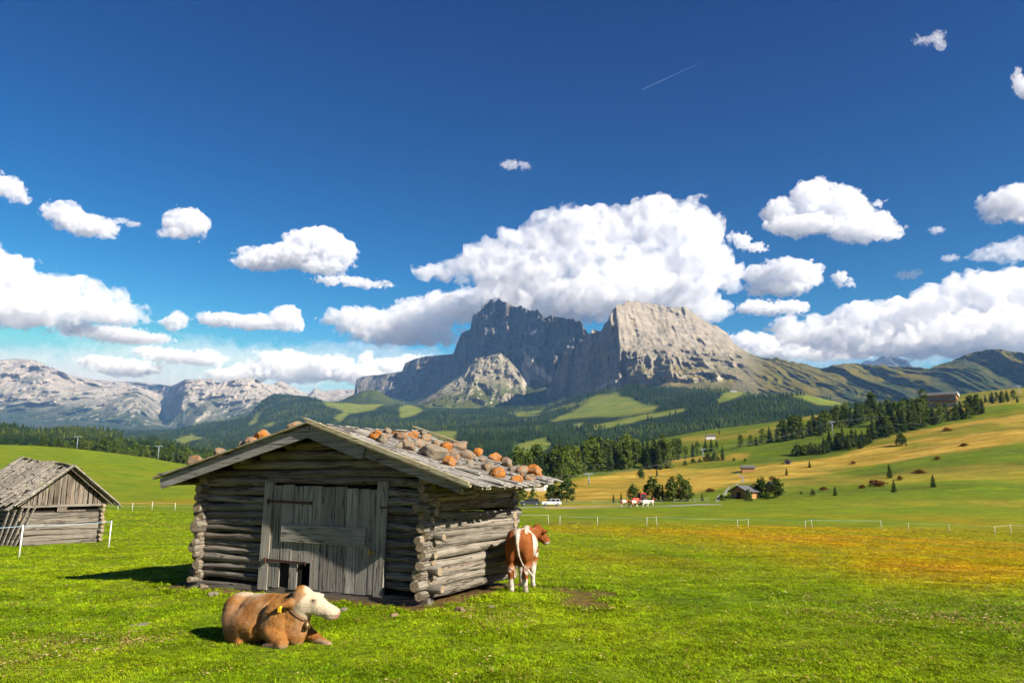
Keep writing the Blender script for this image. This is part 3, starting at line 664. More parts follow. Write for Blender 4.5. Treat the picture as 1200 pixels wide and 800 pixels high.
# ---- wooded rise beyond the left pasture
HL = Sheet([
  ([(-400, 560), (0, 560), (280, 572), (330, 580)], [(-400, 620), (330, 620)]),
  ([(-400, 525), (0, 528), (120, 536), (240, 548), (330, 560)], [(-400, 800), (330, 800)]),
  ([(-400, 508), (0, 512), (120, 521), (200, 533), (260, 540), (330, 560)], [(-400, 1150), (330, 1150)]),
  ([(-400, 500), (0, 503), (60, 504), (110, 508), (150, 514), (190, 522), (230, 532), (270, 544), (330, 562)], [(-400, 1700), (330, 1500)])], -400, 330, 2, 1.5, 500, 2)
V = HL.flat; HL.relief(-fbm(SC3(V, 160, 200, 80), 4, 65) * 20)
n = fbm(SC3(V, 60, 90, 60), 4, 66)
clearL = np.zeros(HL.px.shape)
for pl in ([(18, 508), (30, 504), (60, 503), (75, 508), (60, 511), (35, 512)], [(128, 517), (150, 513), (176, 520), (168, 523), (140, 520)], [(200, 530), (240, 540), (232, 543), (205, 534)], [(92, 508), (106, 506), (108, 510)]): clearL = np.maximum(clearL, HL.zone(pl, 1.2, 1.2, n))
HL.finish('terrain', M_SLOPE, dict(clear=clearL))
# ------------------------------------------------------------------ woods seen as one mass
def far_wood(name, S, weight, n, hmin, hmax, seed, mat, tmin=0.0):
    rg = np.random.default_rng(seed)
    w = weight[:-1, :-1] * (S.t[:-1, :-1] >= tmin); a = (S.py[:-1, :-1] - S.py[1:, :-1]).clip(.05, None); w = (w * a).ravel(); w = w / w.sum()
    idx = rg.choice(len(w), n, p=w); i, j = np.divmod(idx, S.px.shape[1] - 1)
    u, v = rg.random(n)[:, None], rg.random(n)[:, None]
    V = S.V; p = (V[i, j] * (1 - u) + V[i + 1, j] * u) * (1 - v) + (V[i, j + 1] * (1 - u) + V[i + 1, j + 1] * u) * v
    h = rg.uniform(hmin, hmax, n) * (1 + .25 * fbm(p / 150, 2, seed)); r = h * rg.uniform(.15, .24, n)
    k = 7; ang = rg.random((n, 1)) * 6.28 + np.arange(k)[None] * 2 * np.pi / k
    def ring(z, f): 
        rr = r[:, None] * f * rg.uniform(.65, 1.25, (n, k))
        return np.stack([p[:, 0:1] + rr * np.cos(ang), p[:, 1:2] + rr * np.sin(ang), p[:, 2:3] + (h[:, None] * z) + h[:, None] * rg.uniform(-.05, .05, (n, k))], -1)
    tip = lambda z: (p + np.stack([0 * h, 0 * h, h * z], 1))[:, None]
    A = np.concatenate([ring(.02, 1.0), tip(.72), ring(.38, .72), tip(1.0)], 1); m = A.shape[1]
    kk = np.arange(k); f1 = np.stack([kk, (kk + 1) % k, np.full(k, k)], 1); f2 = np.stack([k + 1 + kk, k + 1 + (kk + 1) % k, np.full(k, 2 * k + 1)], 1)
    Fc = (np.concatenate([f1, f2])[None] + (np.arange(n) * m)[:, None, None]).reshape(-1, 3)
    me = mesh_from(name, A.reshape(-1, 3), Fc, False)
    tone = np.clip(.5 + .5 * fbm(p / 220, 3, seed + 5) + rg.normal(0, .22, n), 0, 1); attr(me, 'tone', np.repeat(tone, m))
    return tag(link(name, me, mat), kind='stuff')
N = NT('far_conifers'); t = N.attr('tone')
M_FARWOOD = N.bsdf(N.ramp(t, [(0, (0.0067, 0.0158, 0.006)), (.5, (0.0135, 0.027, 0.0083)), (.85, (0.0255, 0.042, 0.0105)), (1, (0.0525, 0.0638, 0.0135))]), .95, None, .05)
cov = clear.copy()
for dy in (3, 6, 9): 
    n2_ = fbm(SC3(HS.V, 120, 200, 80), 4, 62)
    for pl, so_ in CLEAR: cov = np.maximum(cov, smooth(-so_, so_, poly_sd(HS.px, HS.py - dy * 2400 / HS.D, pl) + 2.2 * n2_))
far_wood('distant_forest', HS, (1 - cov) ** 2 * np.where(HS.px < -40, 0, 1) * np.where(HS.px > 1240, 0, 1), 34000, 10, 19, 5, M_FARWOOD, .9)
far_wood('distant_forest', HL, (1 - clearL) ** 2 * np.where(HL.px < -40, 0, 1), 5200, 12, 20, 6, M_FARWOOD, .6)
# ------------------------------------------------------------------ single trees
def leaf_cards(centres, size, rg, up=.35):
    """small bent leaf sprays: two triangles folded along a ridge each"""
    n = len(centres)
    d = rg.normal(size=(n, 3)); d[:, 2] *= .7; d /= np.linalg.norm(d, axis=1, keepdims=True)
    e = np.cross(d, rg.normal(size=(n, 3))); e /= np.linalg.norm(e, axis=1, keepdims=True); q = np.cross(d, e)
    s = size * rg.uniform(.6, 1.4, (n, 1))
    A = np.stack([centres - d * s, centres + e * s * .55 + q * s * .15, centres + d * s, centres - e * s * .55 + q * s * .15], 1)
    Fc = (np.array([[0, 1, 2, 3]])[None] + (np.arange(n) * 4)[:, None, None]).reshape(-1, 4)
    return A.reshape(-1, 3), Fc
def conifer(seed, slim=.22, whorls=15, nb=9):
    """unit high spruce: tiers of drooping ragged boughs, gaps between them"""
    rg = np.random.default_rng(seed); V = []; Q = []; n = 0
    for k in range(whorls):
        h = .06 + .92 * (k / whorls) ** 1.0; r0 = slim * (1 - h) ** .85 + .012
        for b in range(nb if k < whorls - 3 else 5):
            a = rg.random() * 6.283; r = r0 * rg.uniform(.6, 1.22); dr = rg.uniform(.02, .07) * (1 - h * .6); wd = r * rg.uniform(.28, .42) + .008
            c, s_ = math.cos(a), math.sin(a); z0 = h + rg.uniform(-.02, .02)
            P0 = (0, 0, z0 + .03); 
            pts = [P0, (c * r * .55 - s_ * wd, s_ * r * .55 + c * wd, z0 - dr * .3), (c * r, s_ * r, z0 - dr), (c * r * .55 + s_ * wd, s_ * r * .55 - c * wd, z0 - dr * .5)]
            V += pts; Q.append((n, n + 1, n + 2, n + 3)); n += 4
    cz = rg.beta(1.2, 1.8, 260) * .93 + .05; ca = rg.random(260) * 6.283; cr = slim * (1 - cz) ** .85 * np.sqrt(rg.random(260)) * 1.05
    A, Fc = leaf_cards(np.stack([cr * np.cos(ca), cr * np.sin(ca), cz], 1), .035, rg)
    V = np.concatenate([np.array(V), A]); Fc = np.concatenate([np.array(Q), Fc + n])
    return mesh_from('crown', V, Fc, False)
def broad(seed, wide=.33, low=.12, ncl=26, per=26, size=.05, top=.95, pointy=.5):
    """unit high leafy tree: clumps of leaf sprays spread through an uneven crown"""
    rg = np.random.default_rng(seed); Cs = []
    for k in range(ncl):
        z = low + (top - low) * rg.beta(1.3, 1.4); t = (z - low) / (top - low)
        rr = wide * (np.sin(np.pi * min(1, .18 + t * .82)) ** pointy) * (1.05 - .55 * t) ; a = rg.random() * 6.283; q = np.sqrt(rg.random())
        c = np.array([rr * q * math.cos(a), rr * q * math.sin(a), z]); cs = wide * rg.uniform(.22, .42)
        Cs.append(c + rg.normal(size=(per, 3)) * cs * np.array([.5, .5, .42]))
    Cs = np.concatenate(Cs); Cs[:, 2] = np.clip(Cs[:, 2], low * .5, 1)
    A, Fc = leaf_cards(Cs, size, rg)
    return mesh_from('crown', A, Fc, False)
def trunk_mesh(seed, r=.018, top=.8, limbs=5):
    rg = random.Random(seed); m = MB(); m.tube([(0, 0, -.06), (.004, 0, .2), (-.004, .003, .5), (0, 0, top)], [r * 1.3, r, r * .7, r * .2], 7)
    for k in range(limbs):
        z = rg.uniform(.2, .7); a = rg.random() * 6.28; l = rg.uniform(.08, .16); m.tube([(0, 0, z), (l * math.cos(a), l * math.sin(a), z + l * .5)], [r * .4, r * .12], 5)
    v = np.concatenate(m.v); return mesh_from('trunk', v, m.f, True)
def leaf_mat(name, dark, mid, light):
    N = NT(name); n = N.noise(N.obj(), 9, 3, .6)
    v = N.math('ADD', N.math('MULTIPLY', N.rand(), .55), N.math('MULTIPLY', n, .5))
    c = N.ramp(v, [(.15, dark), (.5, mid), (.85, light)])
    b = N.n('BsdfPrincipled'); N.set(b.inputs['Base Color'], c); b.inputs['Roughness'].default_value = .8; b.inputs['Specular IOR Level'].default_value = .15
    tr = N.n('BsdfTranslucent'); N.set(tr.inputs['Color'], c); mx = N.n('MixShader'); mx.inputs[0].default_value = .25
    N.t.links.new(b.outputs[0], mx.inputs[1]); N.t.links.new(tr.outputs[0], mx.inputs[2]); N.t.links.new(mx.outputs[0], N.out.inputs['Surface']); return N.m
M_SPRUCE = leaf_mat('spruce_needles', (0.0132, 0.0286, 0.0066), (0.0286, 0.0528, 0.011), (0.055, 0.0825, 0.0154))
M_LARCH = leaf_mat('larch_needles', (0.0385, 0.066, 0.0088), (0.0715, 0.11, 0.0132), (0.121, 0.154, 0.0198))
M_BROAD = leaf_mat('broad_leaves', (0.0275, 0.0495, 0.0077), (0.0495, 0.0825, 0.0132), (0.0935, 0.121, 0.0198))
M_HEATH = leaf_mat('autumn_heath', (0.07, 0.0245, 0.0056), (0.119, 0.0455, 0.0084), (0.168, 0.084, 0.014))
M_BARK = plain('bark', (.09, .065, .045), .9, .4, 14)
SPR = [conifer(100 + k, .19 + .02 * (k % 3), 14 + k % 3) for k in range(5)]
LAR = [broad(200 + k, .25 + .03 * (k % 2), .06, 30, 22, .042, .97, .55) for k in range(4)]
BRD = [broad(300 + k, .42, .08, 34, 26, .055, .93, .5) for k in range(3)]
LOW = [broad(320 + k, .8, .0, 26, 22, .09, .85, .6) for k in range(3)]
TRK = [trunk_mesh(k) for k in range(3)]
KINDS = {'spruce': (SPR, M_SPRUCE, 'conifer'), 'larch': (LAR, M_LARCH, 'larch_tree'), 'broad': (BRD, M_BROAD, 'broadleaf_tree'), 'bush': (LOW, M_BROAD, 'bush'), 'heath': (LOW, M_HEATH, 'heath_shrub')}
for ms, mt, _ in KINDS.values():
    for me in ms:
        if not me.materials: me.materials.append(mt)
HEATH = []
for me in LOW:
    h_ = me.copy(); h_.materials.clear(); h_.materials.append(M_HEATH); HEATH.append(h_)
KINDS['heath'] = (HEATH, M_HEATH, 'heath_shrub')
for me in TRK: me.materials.append(M_BARK)
trng = random.Random(4)
def tree(kind, px, py, hpx, label, group=None, wide=1.0, D=None, cat=None):
    p = hit(px, py) if D is None else None
    if p is None:
        a, _b = ray(px, py); p = Vector((a * D, D, gz(a * D, D)))
    h = hpx * p.y / F
    ms, mt, nm = KINDS[kind]
    t = thing(nm, label, cat or {'bush': 'bush', 'heath': 'shrub'}.get(kind, 'tree'), p - Vector((0, 0, .01 * h)), trng.random() * 6.28, group)
    t.scale = (h * wide, h * wide, h)
    c = link('crown' if kind not in ('bush', 'heath') else 'foliage', trng.choice(ms), None, t)
    if kind not in ('bush', 'heath'): link('trunk', trng.choice(TRK), None, t)
    return t
def belt(kinds, pts, n, h, label, group, seed=0, jit=(3, 2), wide=1.0, D=None):
    """n trees along a line of photo points (base of the trees)"""
    rg = random.Random(seed); pts = np.array(pts, float); L = np.concatenate([[0], np.cumsum(np.hypot(*np.diff(pts, axis=0).T))])
    for k in range(n):
        s = (k + rg.uniform(.1, .9)) / n * L[-1]
        x = np.interp(s, L, pts[:, 0]) + rg.uniform(-1, 1) * jit[0]; y = np.interp(s, L, pts[:, 1]) + rg.uniform(-1, 1) * jit[1]
        hh = (np.interp(s, L, h) if hasattr(h, '__len__') and len(h) == len(pts) else rg.uniform(*h)) * rg.uniform(.8, 1.15)
        kd = rg.choice(kinds); names = {'spruce': 'dark spruce ', 'larch': 'light green larch ', 'broad': 'leafy tree ', 'bush': 'low green bush ', 'heath': 'reddish shrub '}
        tree(kd, x, y, hh, names[kd] + label, group, wide * rg.uniform(.85, 1.2), D + rg.uniform(-40, 40) if D else None)
belt(['larch', 'broad', 'larch', 'spruce'], [(46, 524), (90, 527), (150, 532), (200, 537), (250, 543)], 52, (17, 22), 'in the row behind the brow of the left pasture', 'trees in the row behind the left pasture', 1, (2, 0), 1.1, 620)
belt(['spruce', 'larch'], [(0, 524), (46, 524)], 9, (6, 9), 'in the row behind the brow of the left pasture', 'trees in the row behind the left pasture', 2, (2, 0), 1.1, 620)
G = 'trees of the wood right of the barn'; lb = 'in the wood beyond the road, above the barn eaves'
belt(['spruce', 'larch', 'larch'], [(596, 562), (640, 561), (676, 560)], 22, (30, 36), lb, G, 3, (3, 2))
belt(['spruce', 'larch'], [(640, 552), (700, 549), (745, 542)], 22, (26, 34), lb, G, 4, (3, 2))
belt(['spruce', 'larch', 'larch'], [(662, 559), (690, 552), (744, 548)], 20, (30, 36), lb, G, 5, (3, 2))
belt(['spruce'], [(600, 548), (660, 546), (722, 538)], 20, (20, 26), lb, G, 6, (3, 2))
belt(['spruce', 'spruce', 'larch'], [(722, 542), (760, 542), (800, 537)], 14, (26, 32), lb, G, 7, (3, 2))
belt(['spruce', 'larch'], [(752, 549), (785, 548)], 9, (28, 34), lb, G, 8, (2, 2))
tree('bush', 751, 561, 13, 'round dark bush on the golden slope below the wood', wide=.55)
tree('spruce', 770, 558, 10, 'small dark spruce on the golden slope below the wood')
tree('broad', 664, 588, 31, 'broad leafy roadside tree behind the parked white car'); tree('broad', 648, 588, 24, 'smaller leafy tree between the white building and the broad tree'); tree('larch', 624, 587, 17, 'light green tree beside the dark car at the barn eaves', wide=1.3)
tree('broad', 612, 588, 18, 'leafy tree half hidden by the barn corner')
tree('spruce', 719, 589, 11, 'small pointed spruce left of the cattle on the road, leftmost of two'); tree('spruce', 728, 589, 12, 'small pointed spruce left of the cattle on the road, rightmost of two')
tree('broad', 743, 588, 21, 'round leafy tree behind the tractor'); tree('larch', 757, 586, 18, 'light green tree just behind the cattle'); tree('broad', 766, 586, 27, 'tall leafy tree right behind the person in red'); tree('spruce', 777, 586, 18, 'dark spruce between two leafy trees by the road')
tree('broad', 788, 587, 28, 'leafy tree in the roadside clump, left of its tallest'); tree('larch', 797, 587, 31, 'tallest light green tree of the roadside clump'); tree('broad', 804, 587, 25, 'leafy tree at the right end of the roadside clump')
tree('spruce', 823, 587, 10, 'small dark conifer at the bend of the gravel road'); tree('bush', 846, 586, 7, 'low bush left of the grey roofed hut by the track'); tree('larch', 855, 586, 8, 'small sapling in front of the grey roofed hut')
tree('bush', 877, 587, 15, 'dense bush at the right corner of the grey roofed hut', wide=.5); tree('broad', 892, 583, 23, 'leafy tree left of the half hidden small hut'); tree('broad', 911, 583, 24, 'leafy tree right of the half hidden small hut', wide=1.0); tree('bush', 899, 585, 8, 'low bush under the two leafy trees', wide=.8)
G = 'trees of the belt along the upper right pasture'; lb = 'in the belt along the upper right pasture'
for x, y, h in [(868, 525, 16), (880, 523, 14), (895, 521, 19), (902, 519, 20), (911, 518, 18), (886, 522, 11)]: tree(trng.choice(['spruce', 'larch']), x, y, h, 'tree ' + lb, G, 1.15)
belt(['spruce', 'larch', 'larch'], [(915, 515), (950, 511), (975, 503), (1004, 496), (1022, 492)], 26, (20, 27), lb, G, 9, (3, 3), 1.15)
belt(['spruce', 'larch'], [(960, 505), (1000, 492), (1030, 488), (1060, 486)], 16, (18, 24), lb, G, 10, (3, 2), 1.15)
G = 'trees of the wood below the hotel'; lb = 'in the wood below the flat roofed hotel'
belt(['spruce', 'larch', 'spruce'], [(1022, 512), (1045, 510), (1066, 506), (1082, 500)], 14, (27, 36), lb, G, 11, (3, 3), 1.1)
belt(['spruce', 'larch'], [(1030, 500), (1060, 496), (1085, 492)], 14, (25, 34), lb, G, 12, (3, 3), 1.1)
belt(['spruce', 'larch'], [(1130, 490), (1140, 487), (1152, 483)], 8, (20, 26), lb, G, 23, (3, 2), 1.1)
belt(['spruce', 'larch'], [(1086, 497), (1106, 494), (1128, 490)], 12, (15, 22), lb, G, 13, (3, 2), 1.1)
G = 'trees of the dark thicket on the green slope'; lb = 'in the dark thicket on the green slope'
belt(['bush', 'spruce'], [(932, 533), (955, 532), (972, 530)], 11, (9, 14), lb, G, 14, (3, 2), .9)
belt(['spruce', 'spruce', 'larch'], [(966, 531), (990, 527), (1020, 521)], 15, (16, 25), lb, G, 15, (3, 2), 1.15)
G = 'trees around the upper huts'; lb = 'near the ski lift below the upper huts'
for k, x, y, h in [('larch', 804, 537, 15), ('spruce', 812, 535, 17), ('larch', 817, 534, 17), ('spruce', 827, 529, 15), ('spruce', 834, 529, 16), ('larch', 840, 526, 10), ('spruce', 847, 539, 17), ('bush', 830, 540, 10), ('bush', 838, 540, 11), ('spruce', 843, 509, 6), ('bush', 803, 545, 6), ('bush', 812, 543, 6), ('bush', 820, 542, 5), ('bush', 860, 540, 4), ('bush', 873, 541, 4)]:
    tree(k, x, y, h, {'larch': 'light green tree ', 'spruce': 'dark spruce ', 'bush': 'low dark bush '}[k] + lb, G, 1.15 if k != 'bush' else .7)
tree('bush', 1057, 523, 17, 'round dark pine alone on the edge of the golden grass', wide=.55)
for k, x, y, h, l in [('spruce', 1043, 560, 17, 'pointed spruce above the dark red shrub on the right pasture'), ('spruce', 1048, 577, 15, 'lone spruce below the dark red shrub, lowest on the right pasture'), ('spruce', 1094, 571, 15, 'lone spruce farthest right on the green pasture'), ('spruce', 979, 581, 12, 'lone spruce near the foot of the green slope'), ('spruce', 949, 548, 9, 'small spruce on the golden slope right of the dark hut'), ('spruce', 922, 557, 9, 'small spruce below the dark hut on the golden slope'), ('bush', 953, 581, 8, 'small dark bush left of the lone spruce at the slope foot'), ('bush', 939, 579, 4, 'tiny bush at the foot of the green slope'), ('spruce', 1155, 471, 9, 'small tree on the crest right of the hotel')]:
    tree(k, x, y, h, l, None, 1.3 if k == 'spruce' else .6)
belt(['larch', 'spruce'], [(1160, 472), (1175, 470), (1192, 470)], 9, (10, 15), 'in the clump on the crest at the right edge', 'trees of the clump on the right crest', 16, (2, 2), 1.2)
for x, y, h, w, l in [(1098, 539, 5, 1.2, 'dark reddish shrub alone on the green slope'), (1028, 570, 9, 1.6, 'wide dark red shrub between the two pointed spruces'), (1078, 555, 5, 2.4, 'flat orange shrub patch on the green slope'), (1010, 572, 5, 1.1, 'small brown shrub left of the wide dark red shrub'), (1055, 563, 5, .9, 'small brown shrub right of the pointed spruce'), (832, 576, 4, 2.0, 'rusty shrub patch left of the grey roofed hut'), (965, 574, 4, 1.8, 'rusty shrub patch left of the slope foot spruce'), (905, 562, 4, 1.6, 'rusty shrub patch above the two leafy trees'), (1000, 544, 4, 1.2, 'small dark shrub on the lower edge of the golden grass'), (1110, 505, 4, 2.2, 'dark low shrub within the golden grass'), (1130, 523, 3, 2.6, 'flat dark shrub below the golden grass')]:
    tree('heath', x, y, h, l, None, w)
# ------------------------------------------------------------------ weathered wood
def wood(name, axis, light, mid, dark, warm=(.20, .10, .045), warm_amt=.35, bump=.8, tone=.55):
    """grain runs along the local axis; colour wanders grey to brown, with cracks"""
    N = NT(name); o = N.obj(); a, b = .035, 1.0
    s = [b, b, b]; s[axis] = a
    g1 = N.noise(N.mapping(o, tuple(x * 26 for x in s)), 1, 5, .65, .3); g2 = N.noise(N.mapping(o, tuple(x * 80 for x in s)), 1, 3, .7)
    blot = N.noise(o, 1.3, 4, .6); rot_ = N.noise(N.mapping(o, tuple(x * 5 for x in s)), 1, 4, .6)
    c = N.ramp(N.math('ADD', N.math('MULTIPLY', g1, .7), N.math('MULTIPLY', blot, .35)), [(.30, dark), (.45, mid), (.64, light)])
    c = N.mix(N.rng(rot_, .56, .72, 0, warm_amt), c, warm)
    vein = N.noise(N.mapping(o, tuple(x * 9 for x in s)), 1, 3, .6, .4); line = N.rng(N.math('ABSOLUTE', N.math('SUBTRACT', vein, .5)), .008, .02, 1, 0)
    crack = N.math('MAXIMUM', N.rng(g2, .66, .74, 0, .8), line)
    hs_ = N.n('HueSaturation'); N.set(hs_.inputs['Value'], N.math('ADD', 1, N.math('MULTIPLY', N.attr('tone'), tone))); N.set(hs_.inputs['Color'], c); c = hs_.outputs[0]
    c = N.mix(N.math('MULTIPLY', crack, .8), c, tuple(x * .25 for x in dark))
    h = N.math('SUBTRACT', N.math('ADD', g1, N.math('MULTIPLY', g2, .5)), N.math('MULTIPLY', crack, .8))
    return N.bsdf(c, .88, N.bump(h, bump, .02), .15)
LG = ((0.32, 0.288, 0.232), (0.2, 0.172, 0.132), (0.068, 0.0496, 0.0336))
M_LOGX = wood('log_wood_across', 0, (.225, .205, .175), (.125, .108, .084), (.04, .03, .022), (.14, .06, .028), .5)
M_LOGY = wood('log_wood_along', 1, (0.2376, 0.2138, 0.1742), (0.1505, 0.1307, 0.1014), (0.0475, 0.0356, 0.0253), (0.1742, 0.0792, 0.0317), .5)
M_PLANK = wood('door_plank_wood', 2, (.31, .295, .255), (.205, .19, .16), (.075, .062, .048), (.17, .10, .055), .3, .5)
M_PLANKX = wood('cross_plank_wood', 0, (.31, .295, .255), (.205, .19, .16), (.08, .065, .05), (.17, .10, .055), .3, .5)
M_BARGE = wood('barge_board_wood', 0, (.26, .255, .235), (.175, .165, .145), (.075, .065, .055), (.15, .09, .05), .25, .4)
M_SHING = wood('shingle_wood', 0, (0.3312, 0.3096, 0.2772), (0.2016, 0.1872, 0.1692), (0.0612, 0.0504, 0.0418), (0.1872, 0.1296, 0.072), .3, .7)
M_EDGE = wood('yellowed_edge_board', 0, (0.3312, 0.3024, 0.2016), (0.2376, 0.2088, 0.1224), (0.0936, 0.072, 0.0396), (0.2016, 0.144, 0.0504), .3, .5)
M_DARKIN = plain('dark_interior', (.012, .010, .008), .95, .3)
M_IRON = plain('rusty_iron', (.05, .022, .014), .7, .4, 30, .4)
N = NT('end_grain'); n = N.noise(N.obj(), 22, 4, .7); n2 = N.noise(N.obj(), 3, 3)
M_END = N.bsdf(N.mix(N.rng(N.math('ADD', N.math('MULTIPLY', n, .7), N.math('MULTIPLY', n2, .4)), .4, .68), (.11, .07, .04), (.33, .265, .175)), .9, N.bump(n, .8, .03), .1)
def log(m, a, b, r, rng, n=9, seg=14, bend=.026, ends=None, sq=1.0):
    """one hewn log: uneven radius, slight bend, rounded cut ends"""
    a = Vector(a); b = Vector(b); d = (b - a); L = d.length; k = max(6, int(L / .28)); d.normalize()
    ref = Vector((0, 0, 1)); s_ = d.cross(ref).normalized(); pts = []; rr = []
    ph = rng.uniform(0, 6); ph2 = rng.uniform(0, 6)
    for i in range(k + 1):
        t = i / k; off = s_ * math.sin(t * 3.1 + ph) * bend + ref * math.sin(t * 4.2 + ph2) * bend * .7
        pts.append(a + d * (L * t) + off); rr.append(r * (1 + rng.uniform(-.07, .07) + .08 * math.sin(t * 7 + ph2)))
    pts = [pts[0] - d * .012] + pts + [pts[-1] + d * .012]; rr = [rr[0] * .86] + rr + [rr[-1] * .86]
    n0 = len(m.f); m.tube(pts, rr, n, True, .085, rng, sq)
    m.endf = getattr(m, 'endf', []) + [len(m.f) - 2, len(m.f) - 1]
def build_logs(m, name, mat, parent):
    o = m.build(name, mat, parent, True); o.data.materials.append(M_END)
    for i in getattr(m, 'endf', []): o.data.polygons[i].material_index = 1; o.data.polygons[i].use_smooth = False
    return o
TH = R(-24); BW = 3.0; BL = 4.15
_A = ground_at(500, 708); E1 = Vector((math.cos(TH), math.sin(TH), 0)); E2 = Vector((-math.sin(TH), math.cos(TH), 0))
BM = _A - E1 * BW; BM.z = 0
barn = thing('log_barn', 'large weathered log hay barn with a plank door and stones on its roof', 'barn', BM, TH)
def barn_world(x, y, z): return BM + E1 * x + E2 * y + Vector((0, 0, z))
def barn_plane_ray(px, py, fz):
    """local point where the line of sight through a photo pixel meets the roof height fz(x, y)"""
    a, b = ray(px, py); best = None
    for Y in np.linspace(13, 26, 1300):
        p = Vector((a * Y, Y, EYE + b * Y)) - BM; x = p.dot(E1); y = p.dot(E2)
        if fz(x, y) is not None and p.z < fz(x, y): return x, y, fz(x, y)
    return None
# roof corners (local): ridge runs a little askew, the eaves sag
RF = Vector((.40, -.60, 3.62)); RB = Vector((-.06, 4.55, 3.80)); REF = Vector((4.30, -.60, 2.32)); REB = Vector((4.02, 4.45, 2.46)); LEF = Vector((-3.87, -.60, 2.52)); LEB = Vector((-4.15, 4.5, 2.62))
def slope_pt(side, s, t):
    """s 0 ridge .. 1 eave, t 0 front .. 1 back"""
    f, b = (REF, REB) if side > 0 else (LEF, LEB)
    p = (RF * (1 - s) + f * s) * (1 - t) + (RB * (1 - s) + b * s) * t
    p.z -= .05 * math.sin(math.pi * s) + .05 * math.sin(math.pi * t); return p
def roof_z(x, y):
    t = (y + .6) / 5.1
    if t < 0 or t > 1: return None
    xr = .40 - .46 * t; side = 1 if x > xr else -1
    xe = (4.30 - .28 * t) if side > 0 else (-3.87 - .28 * t)
    s = (x - xr) / (xe - xr)
    if s > 1: return None
    return slope_pt(side, s, t).z
rb = random.Random(11)
# sill and walls
m = MB(); m.quadbox((-3.16, .0, .06), (3.1, -.02, .0), .24, .26); m.box((-2.9, -.06, -.05), (.5, .3, .25)); m.build('sill_beam', M_LOGX, barn)
DX0, DX1, DZ0, DZ1 = -.93, 1.86, .14, 2.36
front_m, front_r = MB(), MB(); z = .24; row = 0; front_rows = []
while z < 2.42:
    r = rb.uniform(.074, .118); zc = z + r * .95; front_rows.append((zc, r))
    le = -3.0 - rb.uniform(.12, .42) * (1 if row % 2 == 0 else .35); re = 3.0 + rb.uniform(.10, .36) * (1 if row % 2 == 0 else .5)
    log(front_m, (le, rb.uniform(-.02, .02), zc + .03), (DX0 - .07, 0, zc + rb.uniform(-.015, .015) + .01), r, rb, sq=.92); log(front_r, (DX1 + .09, 0, zc + rb.uniform(-.01, .01)), (re, rb.uniform(-.02, .02), zc - .03), r, rb, sq=.92)
    z += r * 1.74; row += 1
build_logs(front_m, 'front_wall', M_LOGX, barn); build_logs(front_r, 'front_wall', M_LOGX, barn)
gm_ = MB(); zz = z
while zz < 3.42:
    r = .105; zc = zz + r
    xa = next((x for x in np.linspace(-4.2, .4, 200) if (roof_z(x, 0) or 0) > zc + r + .04), None); xb = next((x for x in np.linspace(4.3, .4, 200) if (roof_z(x, 0) or 0) > zc + r + .04), None)
    if xa is None or xb is None or xb - xa < .3: break
    log(gm_, (max(xa, -3.2), .0, zc), (min(xb, 3.2), .0, zc), r, rb, bend=.012); zz += r * 1.9
build_logs(gm_, 'gable', M_LOGX, barn)
sm = MB(); z = .10; row = 0
while z < 2.62:
    r = rb.uniform(.088, .128); zc = z + r * .9
    fe = -.10 - rb.uniform(.12, .34) * (1 if row % 2 else .7); be = 4.15 + rb.choice([.1, .15, .2, .45, .3])
    log(sm, (3.0 + rb.uniform(-.03, .03), fe, zc), (3.0 + rb.uniform(-.03, .03), be, zc + rb.uniform(-.03, .05)), r, rb, bend=.03, sq=1.0)
    z += r * 1.72; row += 1
build_logs(sm, 'side_wall', M_LOGY, barn)
sm = MB(); z = .22; row = 0
while z < 2.6:
    r = rb.uniform(.10, .13); zc = z + r * .9
    log(sm, (-3.0, -.08 - rb.uniform(.1, .3) * (1 if row % 2 else .5), zc), (-3.0, 4.4, zc), r, rb); z += r * 1.78; row += 1
build_logs(sm, 'side_wall', M_LOGY, barn)
sm = MB(); z = .1
while z < 3.2:
    xa = -3.1 if z < 2.5 else -1.6; log(sm, (xa, 4.15, z + .1), (-xa, 4.15, z + .1), .11, rb); z += .2
build_logs(sm, 'back_wall', M_LOGX, barn)
m = MB()
for x, y in ((-3.0, .1), (3.0, .1)):                                     # wedge stumps and short log ends of the corner joints
    for k in range(8):
        zc = .2 + k * .27 + rb.uniform(-.05, .05); s_ = 1 if x > 0 else -1
        m.endf = getattr(m, 'endf', [])
        log(m, (x + s_ * rb.uniform(-.05, .05), -.1 - rb.uniform(.02, .30), zc), (x + s_ * rb.uniform(-.04, .04), .25, zc), rb.uniform(.05, .105), rb, n=8)
build_logs(m, 'corner_log_ends', M_LOGY, barn)
m = MB(); m.box((0, .16, 1.3), (5.8, .05, 2.5)); m.build('interior_shade_sheet', M_DARKIN, barn)  # near-black sheet stands in for the unlit inside behind the logs
